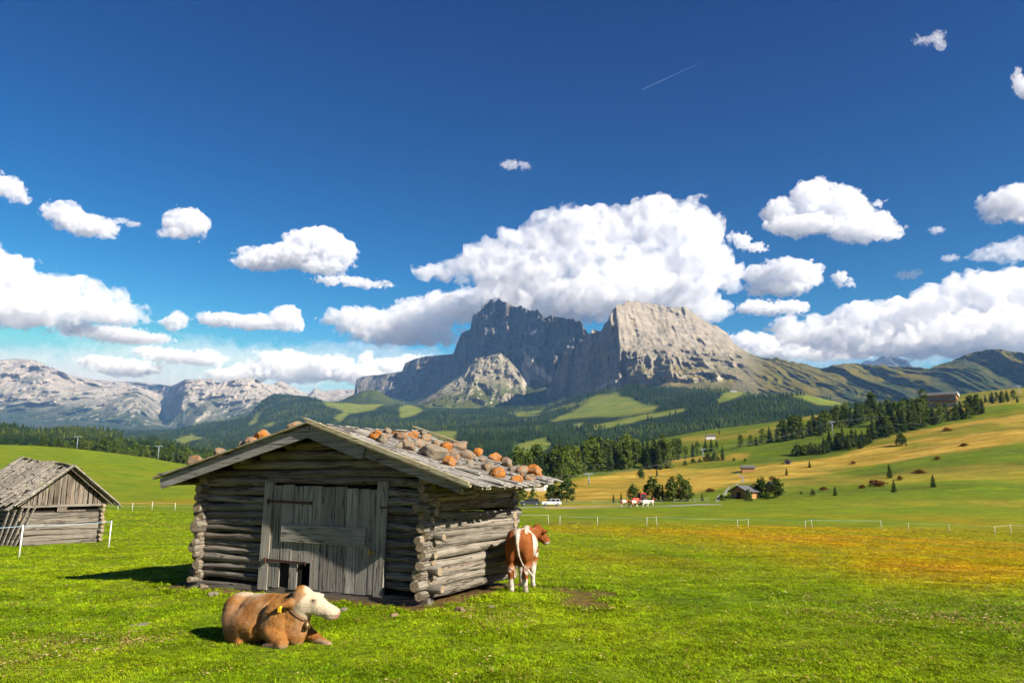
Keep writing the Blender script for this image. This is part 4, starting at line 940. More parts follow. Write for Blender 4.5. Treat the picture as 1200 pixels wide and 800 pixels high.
# door
door = bpy.data.objects.new('door', None); COL.objects.link(door); door.parent = barn; door.location = (0, -.13, 0)
x = DX0 + .02; k = 0; planks = MB()
while x < DX1 - .05:
    w = min(rb.uniform(.24, .34), DX1 - x); top = DZ1 - .015 - .10 * (x - DX0) / 2.8 + rb.uniform(-.02, .02); bot = DZ0 + rb.uniform(-.02, .03)
    if -.68 < x < -.02: bot = .70                                         # planks cut short over the cat holes
    planks.box((x + w / 2, rb.uniform(-.008, .008), (top + bot) / 2), (w - .012, .035, top - bot), Matrix.Rotation(rb.uniform(-.006, .006), 3, 'Y')); x += w; k += 1
planks.build('planks', M_PLANK, door)
m = MB(); m.box((-.24, -.002, .43), (.20, .035, .58)); m.box((-.74, .004, .43), (.10, .03, .56)); m.build('short_plank', M_PLANK, door)
m = MB(); m.box((.52, -.045, 1.29), (2.2, .045, .36), Matrix.Rotation(R(1.2), 3, 'Y')); m.build('cross_plank', M_PLANKX, door)
for z, x1 in ((1.98, .18), (.72, .10)):
    m = MB(); m.quadbox((DX0 - .08, -.04, z + .01), (x1, -.04, z - .03), .014, .055, (0, 0, 1)); m.box((DX0 - .06, -.055, z), (.05, .04, .11)); m.box((x1, -.052, z - .03), (.03, .02, .08)); m.build('hinge', M_IRON, door)
m = MB(); m.box((1.72, -.05, .98), (.05, .05, .12)); m.box((1.80, -.06, .98), (.12, .025, .03)); m.build('latch', plain('brass_latch', (.35, .22, .05), .5, .3), door)
m = MB(); m.box((-.35, .05, .42), (.62, .02, .6)); m.build('cat_hole', M_DARKIN, door)
for x, w in ((DX0 - .10, .24), (DX1 + .10, .24)):
    m = MB(); m.box((x, -.13, 1.25), (w, .07, 2.30), Matrix.Rotation(R(1.0), 3, 'Y'), .008, rb); m.build('door_post', M_PLANK, barn)
m = MB(); log(m, (-1.1, -.02, 2.45), (2.1, -.02, 2.42), .10, rb, sq=.8); build_logs(m, 'door_lintel', M_LOGX, barn)
m = MB(); m.quadbox((DX1 + .10, -.20, 1.88), (DX1 + .34, -.19, 1.87), .012, .035); m.build('hasp', M_IRON, barn)
# roof: decking, split shingles, edge boards
for side, nm in ((1, 'roof'), (-1, 'roof')):
    m = MB(); G_ = [[slope_pt(side, s, t) for t in np.linspace(0.01, .99, 9)] for s in np.linspace(.01, .97, 9)]
    top = [[p + Vector((0, 0, -.03)) for p in r] for r in G_]; bt = [[p + Vector((0, 0, -.09)) for p in r] for r in G_]
    V = [p for r in top for p in r] + [p for r in bt for p in r]; fs = []
    for i in range(8):
        for j in range(8):
            q = (i * 9 + j, i * 9 + j + 1, i * 9 + j + 10, i * 9 + j + 9); fs += [q if side < 0 else q[::-1], tuple(v + 81 for v in (q[::-1] if side < 0 else q))]
    rim = [j for j in range(9)] + [9 * i + 8 for i in range(1, 9)] + [72 + j for j in range(7, -1, -1)] + [9 * i for i in range(7, 0, -1)]
    for a_, b_ in zip(rim, rim[1:] + rim[:1]): fs.append((a_, b_, b_ + 81, a_ + 81))
    m.add([tuple(v) for v in V], fs); rf = m.build('roof', M_BARGE, barn)
    sh = MB(); rs = random.Random(5 + side); nc = 7
    for c in range(nc + 1):
        s1 = min(1.035, (c + 1.15) / nc); s0 = max(-.01, s1 - 1.75 / nc); t = -.01
        while t < 1.0:
            w = rs.uniform(.020, .050); tt = t + w / 2; ds = rs.uniform(-.04, .04) + (rs.uniform(0, .05) if rs.random() < .15 else 0)
            a = slope_pt(side, max(-.02, s0 + ds), min(tt, 1)); b = slope_pt(side, min(s1 + ds, 1.06), min(tt, 1))
            lift = .02 + rs.uniform(0, .03) + (.05 if rs.random() < .12 else 0)
            sh.quadbox(a + Vector((0, 0, .004)), b + Vector((rs.uniform(-.03, .03) * 0, rs.uniform(-.03, .03), lift + .012)), w * 5.1 * .97, rs.uniform(.016, .030)); t += w
    so_ = sh.build('shingles', None, rf); so_.data.materials.append(M_SHING)
    # grain direction: the boards run along local X, as the material expects
def edge(name, mat, pts, w, h, parent=barn, off=(0, 0, 0), jit=0):
    m = MB()
    for (a, b) in zip(pts[:-1], pts[1:]): m.quadbox(Vector(a) + Vector(off), Vector(b) + Vector(off), w, h)
    return m.build(name, mat, parent)
dR = (REF - RF); dL = (LEF - RF)
edge('barge_board', M_BARGE, [RF + dL * -.005 + Vector((0, -.02, -.16)), RF + dL * .985 + Vector((0, -.02, -.17))], .045, .24)
edge('barge_board', M_BARGE, [RF + dR * .005 + Vector((0, -.025, -.17)), RF + dR * .36 + Vector((0, -.025, -.20))], .045, .25)
edge('barge_board', M_BARGE, [RF + dR * .30 + Vector((0, .035, -.17)), RF + dR * .93 + Vector((0, .035, -.15))], .04, .17)
edge('edge_board', M_EDGE, [RF + dR * -.035 + Vector((0, -.05, .075)), RF + dR * .99 + Vector((0, -.05, .035))], .13, .04)
edge('edge_board', M_EDGE, [RF + dR * .0 + Vector((0, -.085, .030)), RF + dR * 1.0 + Vector((0, -.085, -.012))], .10, .04)
edge('edge_board', M_EDGE, [RF + dR * .02 + Vector((0, -.06, -.018)), RF + dR * .985 + Vector((0, -.06, -.06))], .07, .045)
edge('edge_board', M_EDGE, [RF + dL * .0 + Vector((0, -.06, .03)), RF + dL * 1.03 + Vector((0, -.06, .0))], .12, .035)
for k in range(3):
    t0, t1 = k / 3 + .01, (k + 1) / 3 + .01; edge('eave_board', M_EDGE, [slope_pt(1, 1.0, t0) + Vector((.03, 0, -.055)), slope_pt(1, 1.0, min(t1, 1)) + Vector((.03 + .02 * k, 0, -.05))], .05, .05)
dB = REB - RB
edge('edge_board', M_EDGE, [RB + dB * -.03 + Vector((0, .03, .10)), RB + dB * .34 + Vector((0, .03, .10))], .16, .04)
for s_ in (.2, .5, .8, 1.0):
    for side in (1, -1):
        p0 = slope_pt(side, s_ * .93, 0) + Vector((0, .06, -.18)); p1 = slope_pt(side, s_ * .93, 1) + Vector((0, -.1, -.18)); m = MB(); log(m, p0, p1, .075, rb, bend=.0); build_logs(m, 'purlin', M_LOGY, barn)
# ------------------------------------------------------------------ stones
def stone_mesh(seed, flat=.75):
    bm = bmesh.new(); bmesh.ops.create_icosphere(bm, subdivisions=4, radius=1)
    v = np.array([x.co[:] for x in bm.verts]); rg = np.random.default_rng(seed)
    for k in range(9):
        d = rg.normal(size=3); d /= np.linalg.norm(d); h = rg.uniform(.62, .9); q = v @ d; v = v - np.clip(q - h, 0, None)[:, None] * d * .85
    v = v * (1 + .16 * fbm(v * 1.1 + seed, 4, seed) + .05 * fbm(v * 5 + seed, 3, seed))[:, None] * np.array([1.15, .9, flat]); v[:, 2] -= v[:, 2].min()
    for a, b in zip(bm.verts, v): a.co = b
    me = bpy.data.meshes.new('stone'); bm.to_mesh(me); bm.free(); me.polygons.foreach_set('use_smooth', np.ones(len(me.polygons), dtype=bool)); return me
def stone_mat(name, lich):
    N = NT(name); o = N.n('TexCoord').outputs['Object']; n = N.noise(o, 3.2, 5, .65); f = N.noise(o, 14, 4, .7); big = N.noise(o, 1.1, 3)
    c = N.mix(N.rng(f, .3, .7), (.12, .10, .075), (.32, .28, .21))
    c = N.mix(N.rng(n, .62 - lich * .34, .72 - lich * .30), c, N.mix(N.rng(f, .35, .65), (.40, .10, .006), (.50, .20, .025)))
    c = N.mix(N.rng(big, .62, .7, 0, .5), c, (.34, .32, .27))
    return N.bsdf(c, .93, N.bump(N.math('ADD', n, f), .6, .15), .1)
M_ST = [stone_mat('orange_lichen_stone', .66), stone_mat('half_lichened_stone', .30), stone_mat('grey_stone', .08)]
STN = [[stone_mesh(40 + k, .70 + .09 * (k % 3)) for k in range(5)] for _ in range(3)]
for i in range(3):
    for me in STN[i]: me.materials.append(M_ST[i])
srg = random.Random(8)
def stone(p, size, kind, label, cat='stone', group=None, sink=.12, flat=1.0):
    o = link('stone', srg.choice(STN[kind])); o.location = Vector(p) - Vector((0, 0, size * sink)); s_ = size
    o.scale = (s_ * srg.uniform(.95, 1.2), s_ * srg.uniform(.85, 1.05), s_ * srg.uniform(.9, 1.1) * flat); o.rotation_euler = (srg.uniform(-.15, .15), srg.uniform(-.15, .15), srg.random() * 6.28)
    return tag(o, label, cat, group)
GS = 'stones weighing down the barn roof'
ROOFST = [(440, 517, 8.5, 0, 'round bright orange stone on the barn roof, nearest the roof ridge'), (454, 509, 5, 1, 'small tan stone behind the round bright orange stone on the barn roof'), (463, 511, 4.5, 0, 'smallest orange stone near the back of the roof ridge'), (470, 517, 8.5, 1, 'tan and orange stone right of the round bright orange one on the barn roof'), (476, 529, 9.5, 1, 'large tan stone nearest the front roof edge, left of the grey one'), (492, 526, 7.5, 1, 'medium tan stone between the large tan stone and the grey boulder'), (508, 540, 12, 2, 'biggest plain grey boulder on the barn roof'), (497, 533, 6, 2, 'flat grey stone leaning on the left of the grey boulder'), (521, 532, 9, 0, 'orange stone just behind the grey boulder on the roof'), (526, 548, 8.5, 0, 'rusty orange stone just right of the grey boulder, near the roof edge'), (532, 541, 6.5, 1, 'pinkish tan stone behind the rusty orange stone on the roof'), (539, 528, 8, 1, 'light tan stone standing farthest back in the middle of the barn roof'), (547, 540, 8, 1, 'brown stone in the middle of the barn roof below the light tan one'), (559, 535, 7, 0, 'first of three orange stones in a row on the barn roof, from the left'), (569, 536, 7, 0, 'middle of three orange stones in a row on the barn roof'), (579, 541, 6.5, 0, 'last of three orange stones in a row on the barn roof, from the left'), (570, 553, 7, 1, 'tan stone above the low flat orange stone on the barn roof'), (583, 562, 8, 0, 'low flat orange stone close to the front right eave'), (595, 548, 7.5, 1, 'pale tan stone alone on the right part of the barn roof'), (612, 557, 9, 1, 'large pale stone in the cluster at the far right eave corner'), (627, 560, 9.5, 0, 'large orange stone at the far right eave corner'), (619, 565, 7, 1, 'smaller brown stone in front of the cluster at the far right eave corner')]
ROOFST += [(447, 521, 6, 2, 'grey stone directly below the round bright orange one on the barn roof'), (484, 515, 6, 0, 'small orange stone behind the medium tan stone on the barn roof'), (512, 525, 6, 1, 'small tan stone just behind the grey boulder, left of the orange one'), (602, 555, 6.5, 2, 'grey stone in the cluster at the far right eave corner'), (517, 541, 6, 2, 'small grey stone wedged between the boulder and the rusty orange stone'), (551, 548, 5, 2, 'small grey stone below the brown stone in the middle of the roof'), (606, 566, 5, 0, 'small orange stone at the eave left of the far right corner cluster')]
for px_, py_, r_, k_, lb_ in ROOFST:
    q = barn_plane_ray(px_, py_, roof_z)
    if q is None: print('no roof under', px_, py_); continue
    w_ = barn_world(*q); stone(w_, r_ * w_.y / F * 1.16, k_, lb_, group=GS)

xr_ = random.Random(31); cells_ = [(.18, .42), (.22, .78), (.30, .58), (.38, .30), (.46, .70), (.52, .46), (.60, .82), (.66, .34), (.74, .62), (.80, .90), (.86, .48), (.12, .90), (.34, .92)]
spots_ = ['high up near the ridge', 'near the back edge', 'in the upper middle', 'towards the front edge', 'in the middle rear', 'in the very middle', 'in the rear half', 'in the lower front', 'in the lower middle', 'at the rear eave', 'just above the front eave', 'at the back of the ridge', 'halfway along the back edge']
for (s_, t_), wh in zip(cells_, spots_):
    q = slope_pt(1, s_, t_); w_ = barn_world(q.x, q.y, q.z + .02); stone(w_, xr_.uniform(.09, .135), xr_.choice([1, 2, 2]), 'small dull grey brown stone %s of the right roof slope' % wh, group=GS)
for px_, y_, r_, k_, lb_ in [(232, -.38, 8, 1, 'tan stone lowest on the left roof slope'), (259, -.36, 8, 1, 'brown stone second from the left eave'), (285, -.38, 7, 2, 'flat grey stone on the left slope beside the tall pair'), (297, -.35, 10, 1, 'tall tan stone of the pair on the left roof slope'), (310, -.30, 10, 0, 'orange topped stone of the pair on the left roof slope'), (331, -.38, 5, 2, 'small grey stone below the ridge on the left slope'), (345, -.33, 8.5, 1, 'tan stone nearest the ridge on the left roof slope'), (198, -.35, 4, 2, 'small pale stone at the left eave tip')]:
    a, _b = ray(px_, 520); p0 = BM + E2 * y_; x_ = (a * p0.y - p0.x) / (E1.x - a * E1.y); zt = roof_z(x_, y_)
    while zt is None: x_ += .04; zt = roof_z(x_, y_)
    w_ = barn_world(x_, y_, zt + .03); stone(w_, r_ * w_.y / F * 1.12, k_, lb_, group=GS, sink=.05)
# stones lying along the foot of the barn and in the grass
for px_, py_, r_, k_, lb_ in [(402, 716, 6, 2, 'flat pale stone under the right end of the barn door'), (285, 697, 5, 2, 'stone half sunk at the sill left of the cow'), (322, 697, 4.5, 2, 'small stone at the sill just above the cow back'), (250, 698, 6, 2, 'pale stone in the bare earth under the left barn corner'), (238, 688, 6, 2, 'stone supporting the left barn corner'), (462, 722, 5, 1, 'tan stone at the foot of the right barn corner, left of it'), (540, 716, 7, 1, 'tan stone in the earth along the sunlit barn side'), (597, 690, 7, 1, 'yellowish stone beside the hind foot of the standing calf'), (575, 712, 5, 2, 'pale stone in the grass between corner and calf')]:
    p = hit(px_, py_); stone(p, r_ * p.y / F, k_, lb_, sink=.3, flat=.6)
p = hit(165, 732); stone(p, 9 * p.y / F, 2, 'flat pale stone lying in the grass left of the lying cow', sink=.2, flat=.25)
# ------------------------------------------------------------------ the smaller hut at the left edge
HX = Vector((.6, .8, 0)); HY = Vector((-.8, .6, 0)); hth = math.atan2(.8, .6)
p0 = hit(20, 640); HM = p0 + HX * 2.0; HM.z = p0.z
hut = thing('plank_hut', 'small collapsing plank hut with a shingle roof at the left edge', 'hut', HM, hth); hut.scale = (1.13, 1.13, 1.11)
M_HW = wood('hut_wood_across', 0, (0.1996, 0.1806, 0.1521), (0.1283, 0.1117, 0.0879), (0.038, 0.0285, 0.0214), (0.1045, 0.0618, 0.0333), .5); M_HV = wood('hut_wood_upright', 2, (0.1806, 0.1616, 0.1331), (0.114, 0.0927, 0.0689), (0.0333, 0.0238, 0.0166), (0.1045, 0.0523, 0.0261), .6)
M_HS = wood('hut_shingles', 0, (.30, .275, .235), (.20, .178, .145), (.07, .055, .042), (.20, .14, .075), .45, .8); M_HY = wood('hut_wood_along', 1, (0.264, 0.2376, 0.198), (0.1584, 0.132, 0.099), (0.0528, 0.0396, 0.0297))
ru = random.Random(21); HB, HRZ, HEZ = 1.75, 3.62, 1.80
m = MB(); z = .0
while z < 1.42:
    h = ru.uniform(.20, .30); m.box((0, -.0, z + h / 2), (3.4, .07 + ru.uniform(0, .03), h - .015), Matrix.Rotation(ru.uniform(-.012, .012), 3, 'Y'), .012, ru); z += h
m.build('front_wall', M_HW, hut)
m = MB(); x = -1.75
while x < 1.75:
    w = ru.uniform(.14, .26); xc = x + w / 2; top = HRZ - .14 - abs(xc) * (HRZ - HEZ) / 2.25
    if top > 1.9: m.box((xc, -.06 + ru.uniform(-.02, .02), (1.82 + top) / 2 - .05), (w - ru.choice([.012, .02, .05]), .03, top - 1.78 + ru.uniform(-.04, .06)), Matrix.Rotation(ru.uniform(-.02, .02), 3, 'Y'))
    x += w
m.build('gable', M_HV, hut)
m = MB(); m.box((0, -.08, 1.76), (3.7, .14, .11), Matrix.Rotation(-.01, 3, 'Y')); m.build('tie_beam', M_HW, hut)
m = MB(); m.box((0, .12, 1.4), (3.3, .03, 2.2)); m.build('interior_shade_sheet', M_DARKIN, hut)  # near-black sheet, its colour giving the shade seen between the hut boards
m = MB(); m.box((-.1, -.10, 1.62), (.42, .03, .30), Matrix.Rotation(.05, 3, 'Y')); m.box((.5, -.09, 1.52), (.9, .03, .07)); m.build('loose_board', M_HV, hut)
for sx in (-1, 1):
    m = MB(); z = .05
    while z < 1.8: log(m, (sx * 1.72, (-.28 if sx > 0 else .1) + ru.uniform(-.1, .1), z + .1), (sx * 1.72, 4.9, z + .1), .10, ru); z += .2
    build_logs(m, 'side_wall', M_HY, hut)
m = MB(); m.box((0, 4.8, 1.2), (3.3, .08, 2.4)); m.build('back_wall', M_HW, hut)
for k in range(5):
    m = MB(); x = -1.5 - k * .17; m.quadbox((x - .55, -.35, -.05), (x + .25 - .1 * k, -.14, 1.78 - .06 * k), .05, .17, (0, 1, 0)); m.build('leaning_plank', M_HW, hut)
for side in (1, -1):
    m = MB()
    for c in range(5):
        s1 = (c + 1.2) / 5; s0 = max(-.02, s1 - .40); y = -.55
        while y < 5.4:
            w = ru.uniform(.16, .32); ds = ru.uniform(-.12, .12); f = lambda s: Vector((side * 2.25 * s, y + w / 2, HRZ - (HRZ - HEZ) * s + .05 * math.sin(y * 1.7 + side) * 1 + .42 * y / 5))
            m.quadbox(f(max(-.03, s0 + ds)) + Vector((0, ru.uniform(-.03, .03), .005)), f(min(1.10, s1 + ds)) + Vector((0, ru.uniform(-.06, .06), .03 + ru.uniform(0, .05))), w * .95, .03); y += w
    rf = m.build('roof', M_HS, hut)
    e0 = Vector((-.0, -.58, HRZ + .03)); e1_ = Vector((side * 2.3, -.58, HEZ + .0)); mm = MB(); mm.quadbox(e0, e1_, .09, .06); mm.build('edge_board', M_HS, rf)
    mm = MB(); mm.quadbox(Vector((side * .05, -.35, HRZ - .15)), Vector((side * 2.1, -.35, HEZ - .02)), .07, .12); mm.build('rafter', M_HV, rf)
m = MB(); m.tube([(1.52, 2.2, 2.2), (1.52, 2.2, 3.52)], [.13, .13], 12); m.tube([(1.52, 2.2, 3.50), (1.52, 2.2, 3.56)], [.145, .145], 12); m.build('stovepipe', plain('rust_brown_pipe', (.10, .035, .02), .7, .3), hut)
# ------------------------------------------------------------------ animals: one continuous body grown from a distance field
def sd_ell(g, c, r):
    q = (g - np.array(c)) / np.array(r); k0 = np.sqrt((q ** 2).sum(-1)); return (k0 - 1) * min(r)
def sd_cap(g, a, b, ra, rb_):
    a = np.array(a, float); b = np.array(b, float); ab = b - a; t = np.clip(((g - a) @ ab) / (ab @ ab), 0, 1)
    return np.sqrt(((g - a - t[..., None] * ab) ** 2).sum(-1)) - (ra + (rb_ - ra) * t)
def sd_chain(g, pts, rads, k=.02):
    f = None
    for i in range(len(pts) - 1):
        d = sd_cap(g, pts[i], pts[i + 1], rads[i], rads[i + 1]); f = d if f is None else smin(f, d, k)
    return f
def rot_ell(g, c, r, ax, ang):
    M = np.array(Matrix.Rotation(ang, 3, ax)); return sd_ell((g - np.array(c)) @ M, (0, 0, 0), r)
def grid3(lo, hi, h):
    n = np.ceil((np.array(hi) - np.array(lo)) / h).astype(int) + 1
    return np.stack(np.meshgrid(*[lo[i] + np.arange(n[i]) * h for i in range(3)], indexing='ij'), -1)
def relax(V, Q, n=2, w=.5):
    for _ in range(n):
        S = np.zeros_like(V); c = np.zeros(len(V))
        for k in range(4):
            a, b = Q[:, k], Q[:, (k + 1) % 4]; np.add.at(S, a, V[b]); np.add.at(S, b, V[a]); np.add.at(c, a, 1); np.add.at(c, b, 1)
        V = V * (1 - w) + w * S / c[:, None]
    return V
def head_field(g, poll, muz, ear_l, ear_r, s=1.0):
    """cow head: broad forehead, long face, square muzzle, side ears"""
    poll = np.array(poll, float); muz = np.array(muz, float); ax = muz - poll; L = np.linalg.norm(ax); u = ax / L
    P_ = lambda t, off=(0, 0, 0): tuple(poll + ax * t + np.array(off))
    f = sd_cap(g, P_(-.02), P_(.42), .125 * s, .118 * s); f = smin(f, sd_cap(g, P_(.35), P_(.86), .114 * s, .096 * s), .06)
    f = smin(f, sd_ell(g, P_(.95), (.105 * s, .108 * s, .100 * s)), .05); f = smin(f, sd_cap(g, P_(.3, (0, 0, -.09 * s)), P_(.88, (0, 0, -.055 * s)), .085 * s, .052 * s), .05)
    f = smin(f, sd_ell(g, P_(-.10, (0, 0, .055 * s)), (.09 * s, .10 * s, .08 * s)), .05)
    for e in (ear_l, ear_r):
        e = np.array(e, float); b = poll + .10 * ax; f = smin(f, sd_cap(g, tuple(b + (e - b) * .45), tuple(b + (e - b) * .62), .035 * s, .055 * s), .03); f = smin(f, sd_cap(g, tuple(b + (e - b) * .62), tuple(e), .055 * s, .022 * s), .03)
    return f
def hide_mat(name, coat, coat2, pale, streak=.5):
    N = NT(name); o = N.obj(); n = N.noise(o, 5, 4, .6); f = N.noise(N.mapping(o, (9, 26, 26)), 1.5, 4, .7); hair = N.noise(N.mapping(o, (30, 90, 90)), 1.6, 3, .7)
    c = N.mix(N.rng(n, .35, .65), coat, coat2); c = N.mix(N.rng(f, .50, .70, 0, streak), c, tuple(x * .5 for x in coat)); c = N.mix(N.rng(hair, .55, .75, 0, .5), c, tuple(min(1, x * 1.5) for x in coat2))
    c = N.mix(N.attr('pale'), c, N.mix(N.rng(n, .35, .7), pale, tuple(x * .82 for x in pale)))
    c = N.mix(N.attr('pink'), c, (.62, .27, .23)); c = N.mix(N.attr('dark'), c, (.06, .04, .03)); c = N.mix(N.attr('dirt'), c, (.20, .13, .07))
    return N.bsdf(c, .75, N.bump(N.math('ADD', hair, N.math('MULTIPLY', f, .9)), .8, .022), .12)
def cow_mesh(name, f, g, lo, h, masks, nr=2):
    V, Q = surface_nets(f, lo, h); V = relax(V, Q, nr)
    me = mesh_from(name, V, Q)
    for k, fn in masks.items(): attr(me, k, np.clip(fn(V), 0, 1))
    for k in ('pale', 'pink', 'dark', 'dirt'):
        if k not in masks: attr(me, k, np.zeros(len(V)))
    return me
# ---- the cow lying in the grass (local x = where she faces)
lo = (-1.15, -.72, -.04); h = .0145; g = grid3(lo, (1.62, .72, 1.28), h)
POLL, MUZ = (.89, -.02, .87), (1.25, .26, .57)
f = sd_ell(g, (-.05, 0, .40), (.70, .37, .39)); f = smin(f, sd_ell(g, (-.58, .02, .40), (.40, .34, .37)), .12); f = smin(f, sd_ell(g, (.44, 0, .43), (.36, .30, .39)), .12)
f = smin(f, sd_cap(g, (-.75, 0, .66), (.35, 0, .735), .085, .10), .12)                       # backbone
f = smin(f, sd_ell(g, (-.66, -.16, .62), (.13, .12, .12)), .08)                              # hip bone
f = smin(f, rot_ell(g, (-.40, -.30, .27), (.36, .17, .25), 'Y', .45), .08); f = smin(f, rot_ell(g, (-.45, .28, .25), (.34, .17, .22), 'Y', .4), .08)
f = smin(f, sd_chain(g, [(-.15, -.36, .12), (-.48, -.36, .08), (-.12, -.44, .05)], [.10, .075, .05]), .06)   # hind shank folded
f = smin(f, sd_cap(g, (.50, 0, .58), (.86, -.02, .80), .25, .17), .12); f = smin(f, sd_cap(g, (.60, 0, .34), (.88, 0, .66), .19, .12), .10)  # neck
f = smin(f, sd_ell(g, (.70, 0, .26), (.17, .12, .26)), .10)                                  # brisket
f = smin(f, sd_ell(g, (.42, -.24, .42), (.22, .12, .30)), .10); f = smin(f, sd_ell(g, (.42, .24, .42), (.22, .12, .30)), .10)
f = smin(f, sd_chain(g, [(.48, -.27, .26), (.78, -.31, .12), (.48, -.36, .06)], [.13, .085, .055]), .06)     # near foreleg folded under
f = smin(f, sd_chain(g, [(.52, .26, .24), (.86, .27, .12), (1.12, .24, .075), (1.22, .23, .06)], [.12, .085, .06, .055]), .05)
hd = head_field(g, POLL, MUZ, (.74, -.37, .73), (1.02, .22, .87), 1.09); f = smin(f, hd, .07)
f = smin(f, sd_chain(g, [(-.96, .02, .52), (-1.02, .0, .3), (-1.0, -.12, .07)], [.05, .03, .03]), .04)
f = smin(f, sd_ell(g, (-.12, -.16, .30), (.50, .32, .28)), .08); f = smin(f, sd_ell(g, (-.72, .0, .46), (.30, .30, .30)), .1)
f = f + .03 * smooth(.10, .0, np.abs(g[..., 0] - .18 - .15 * g[..., 2])) * smooth(.1, -.2, g[..., 1]) + .03 * smooth(.14, .0, np.abs(g[..., 0] + .42 + .25 * (g[..., 2] - .5))) * smooth(.45, .62, g[..., 2])
f = f + .011 * fbm(g * 4.5, 4, 3) + .010 * (ridged(g * np.array([9, 9, 2.2]), 3, 6) - .5) * smooth(.45, .65, g[..., 0]) * smooth(1.05, .85, g[..., 0])
pn = lambda V, s=3, sd_=1: fbm(V * s, 3, sd_)
axh = np.array(MUZ) - np.array(POLL); axh /= np.linalg.norm(axh)
tH = lambda V: (V - np.array(POLL)) @ axh
dH = lambda V: np.linalg.norm((V - np.array(POLL)) - np.outer(tH(V), axh), axis=1)
headm = lambda V: smooth(-.02, .03, tH(V) + .02 * pn(V, 9) + .9 * np.clip(V[:, 2] - .93, 0, .2)) * smooth(.30, .25, dH(V))
_sd = np.cross(axh, [0, 0, 1.]); _sd /= np.linalg.norm(_sd); _e0 = np.array(POLL) + (np.array(MUZ) - np.array(POLL)) * .36 + np.array([0, 0, .045])
EYE1, EYE2 = _e0 + _sd * .115, _e0 - _sd * .115
MS = dict(
    pale=lambda V: headm(V) + smooth(.74, .775, V[:, 2] + .03 * pn(V)) * smooth(.1, -.25, V[:, 0]) * .6 + smooth(.15, .05, V[:, 2] + .05 * pn(V, 6)) * smooth(.3, .6, V[:, 0]) * .6 + smooth(-.9, -1.0, V[:, 0]) * .5 + .18 * smooth(.2, .6, pn(V, 2.2, 4)),
    dirt=lambda V: np.maximum(.55 * smooth(.5, .1, V[:, 2]) * smooth(.0, .5, pn(V, 5, 12)) * smooth(.2, -.3, V[:, 0]), .8 * smooth(.075, .035, np.minimum(np.linalg.norm(V - EYE1, axis=1), np.linalg.norm(V - EYE2, axis=1)) + .02 * pn(V, 12))),
    pink=lambda V: smooth(.575, .59, tH(V) + .012 * pn(V, 9)) * smooth(.30, .24, dH(V)) * .6,
    dark=lambda V: .85 * smooth(.012, .004, np.abs(V[:, 2] - (.575 + .10 * (.47 - tH(V))))) * smooth(.36, .40, tH(V)) * smooth(.3, .25, dH(V)) + .5 * smooth(.30, .6, pn(V, 2.6, 9)) * smooth(.62, .45, V[:, 2]) * smooth(.1, -.2, V[:, 0]) * .5)
M_HIDE1 = hide_mat('tan_hide', (.29, .115, .026), (.38, .185, .056), (.60, .50, .36), .4)
cow_loc = hit(312, 752); COWR = math.atan2(-.60, .80)
cl = link('lying_cow', cow_mesh('lying_cow', f, g, lo, h, MS), M_HIDE1); tag(cl, 'tan cow with a white face lying in the grass before the barn', 'cow')
cl.location = cow_loc + Vector((-.02, .12, -.02)); cl.rotation_euler = (0, 0, COWR); cl.scale = (.97, .97, .86)
M_EYE = plain('eye', (.008, .006, .005), .15, .1, 6, .6)
def eyes(parent, poll, muz, s=1.0, t=.36, side=.112, up=.045):
    a = Vector(muz) - Vector(poll); u = a.normalized(); sd_ = u.cross(Vector((0, 0, 1))).normalized()
    for k in (-1, 1):
        bm = bmesh.new(); bmesh.ops.create_uvsphere(bm, u_segments=14, v_segments=9, radius=.021 * s); me = bpy.data.meshes.new('eye'); bm.to_mesh(me); bm.free(); me.polygons.foreach_set('use_smooth', np.ones(len(me.polygons), dtype=bool))
        o = link('eye', me, M_EYE, parent); o.location = Vector(poll) + a * t + sd_ * side * s * k + Vector((0, 0, up * s))
        if parent is cl:
            o.location = Vector(poll) + a * t + sd_ * side * s * k * .93 + Vector((0, 0, up * s))
eyes(cl, POLL, MUZ, 1.09)
for k in (-1, 1):
    a = Vector(MUZ) - Vector(POLL); sd_ = a.normalized().cross(Vector((0, 0, 1))).normalized(); m = MB(); c = Vector(POLL) + a * 1.135 + sd_ * .06 * k + Vector((0, 0, .03)); m.tube([c - a.normalized() * .03, c + a.normalized() * .006], [.014, .017], 8); m.build('nostril', plain('nostril', (.12, .04, .035), .6), cl, True)
m = MB(); m.box((.775, -.385, .68), (.055, .012, .08), Matrix.Rotation(.3, 3, 'Z')); m.box((.778, -.37, .725), (.022, .04, .03)); m.build('ear_tag', plain('yellow_tag', (.85, .50, .02), .45, .1), cl)
m = MB(); n_ = 26; c0 = Vector((.76, -.01, .68)); ax = Vector((.80, 0, .60)).normalized(); s1 = Vector((0, 1, 0)); s2 = ax.cross(s1)
def skin_r(d):
    r = .05
    while r < .6:
        q = np.array(c0 + d * r); i = tuple(np.clip(np.round((q - np.array((-1.15, -.72, -.04))) / h).astype(int), 0, np.array(f.shape) - 1))
        if f[i] > 0: break
        r += .006
    return r
ring = []
for t in np.linspace(0, 2 * math.pi, n_):
    d = s1 * math.cos(t) + s2 * math.sin(t); ring.append(c0 + d * (skin_r(d) + .008))
V = []; Fq = []
for i, p in enumerate(ring): V += [tuple(p - ax * .022), tuple(p + ax * .022)]
Fq = [(2 * i, 2 * i + 2, 2 * i + 3, 2 * i + 1) for i in range(n_ - 1)]; m.add(V, Fq); co_ = m.build('collar', plain('leather_collar', (.045, .025, .015), .6), cl, True)
sm_ = co_.modifiers.new('thickness', 'SOLIDIFY'); sm_.thickness = .012
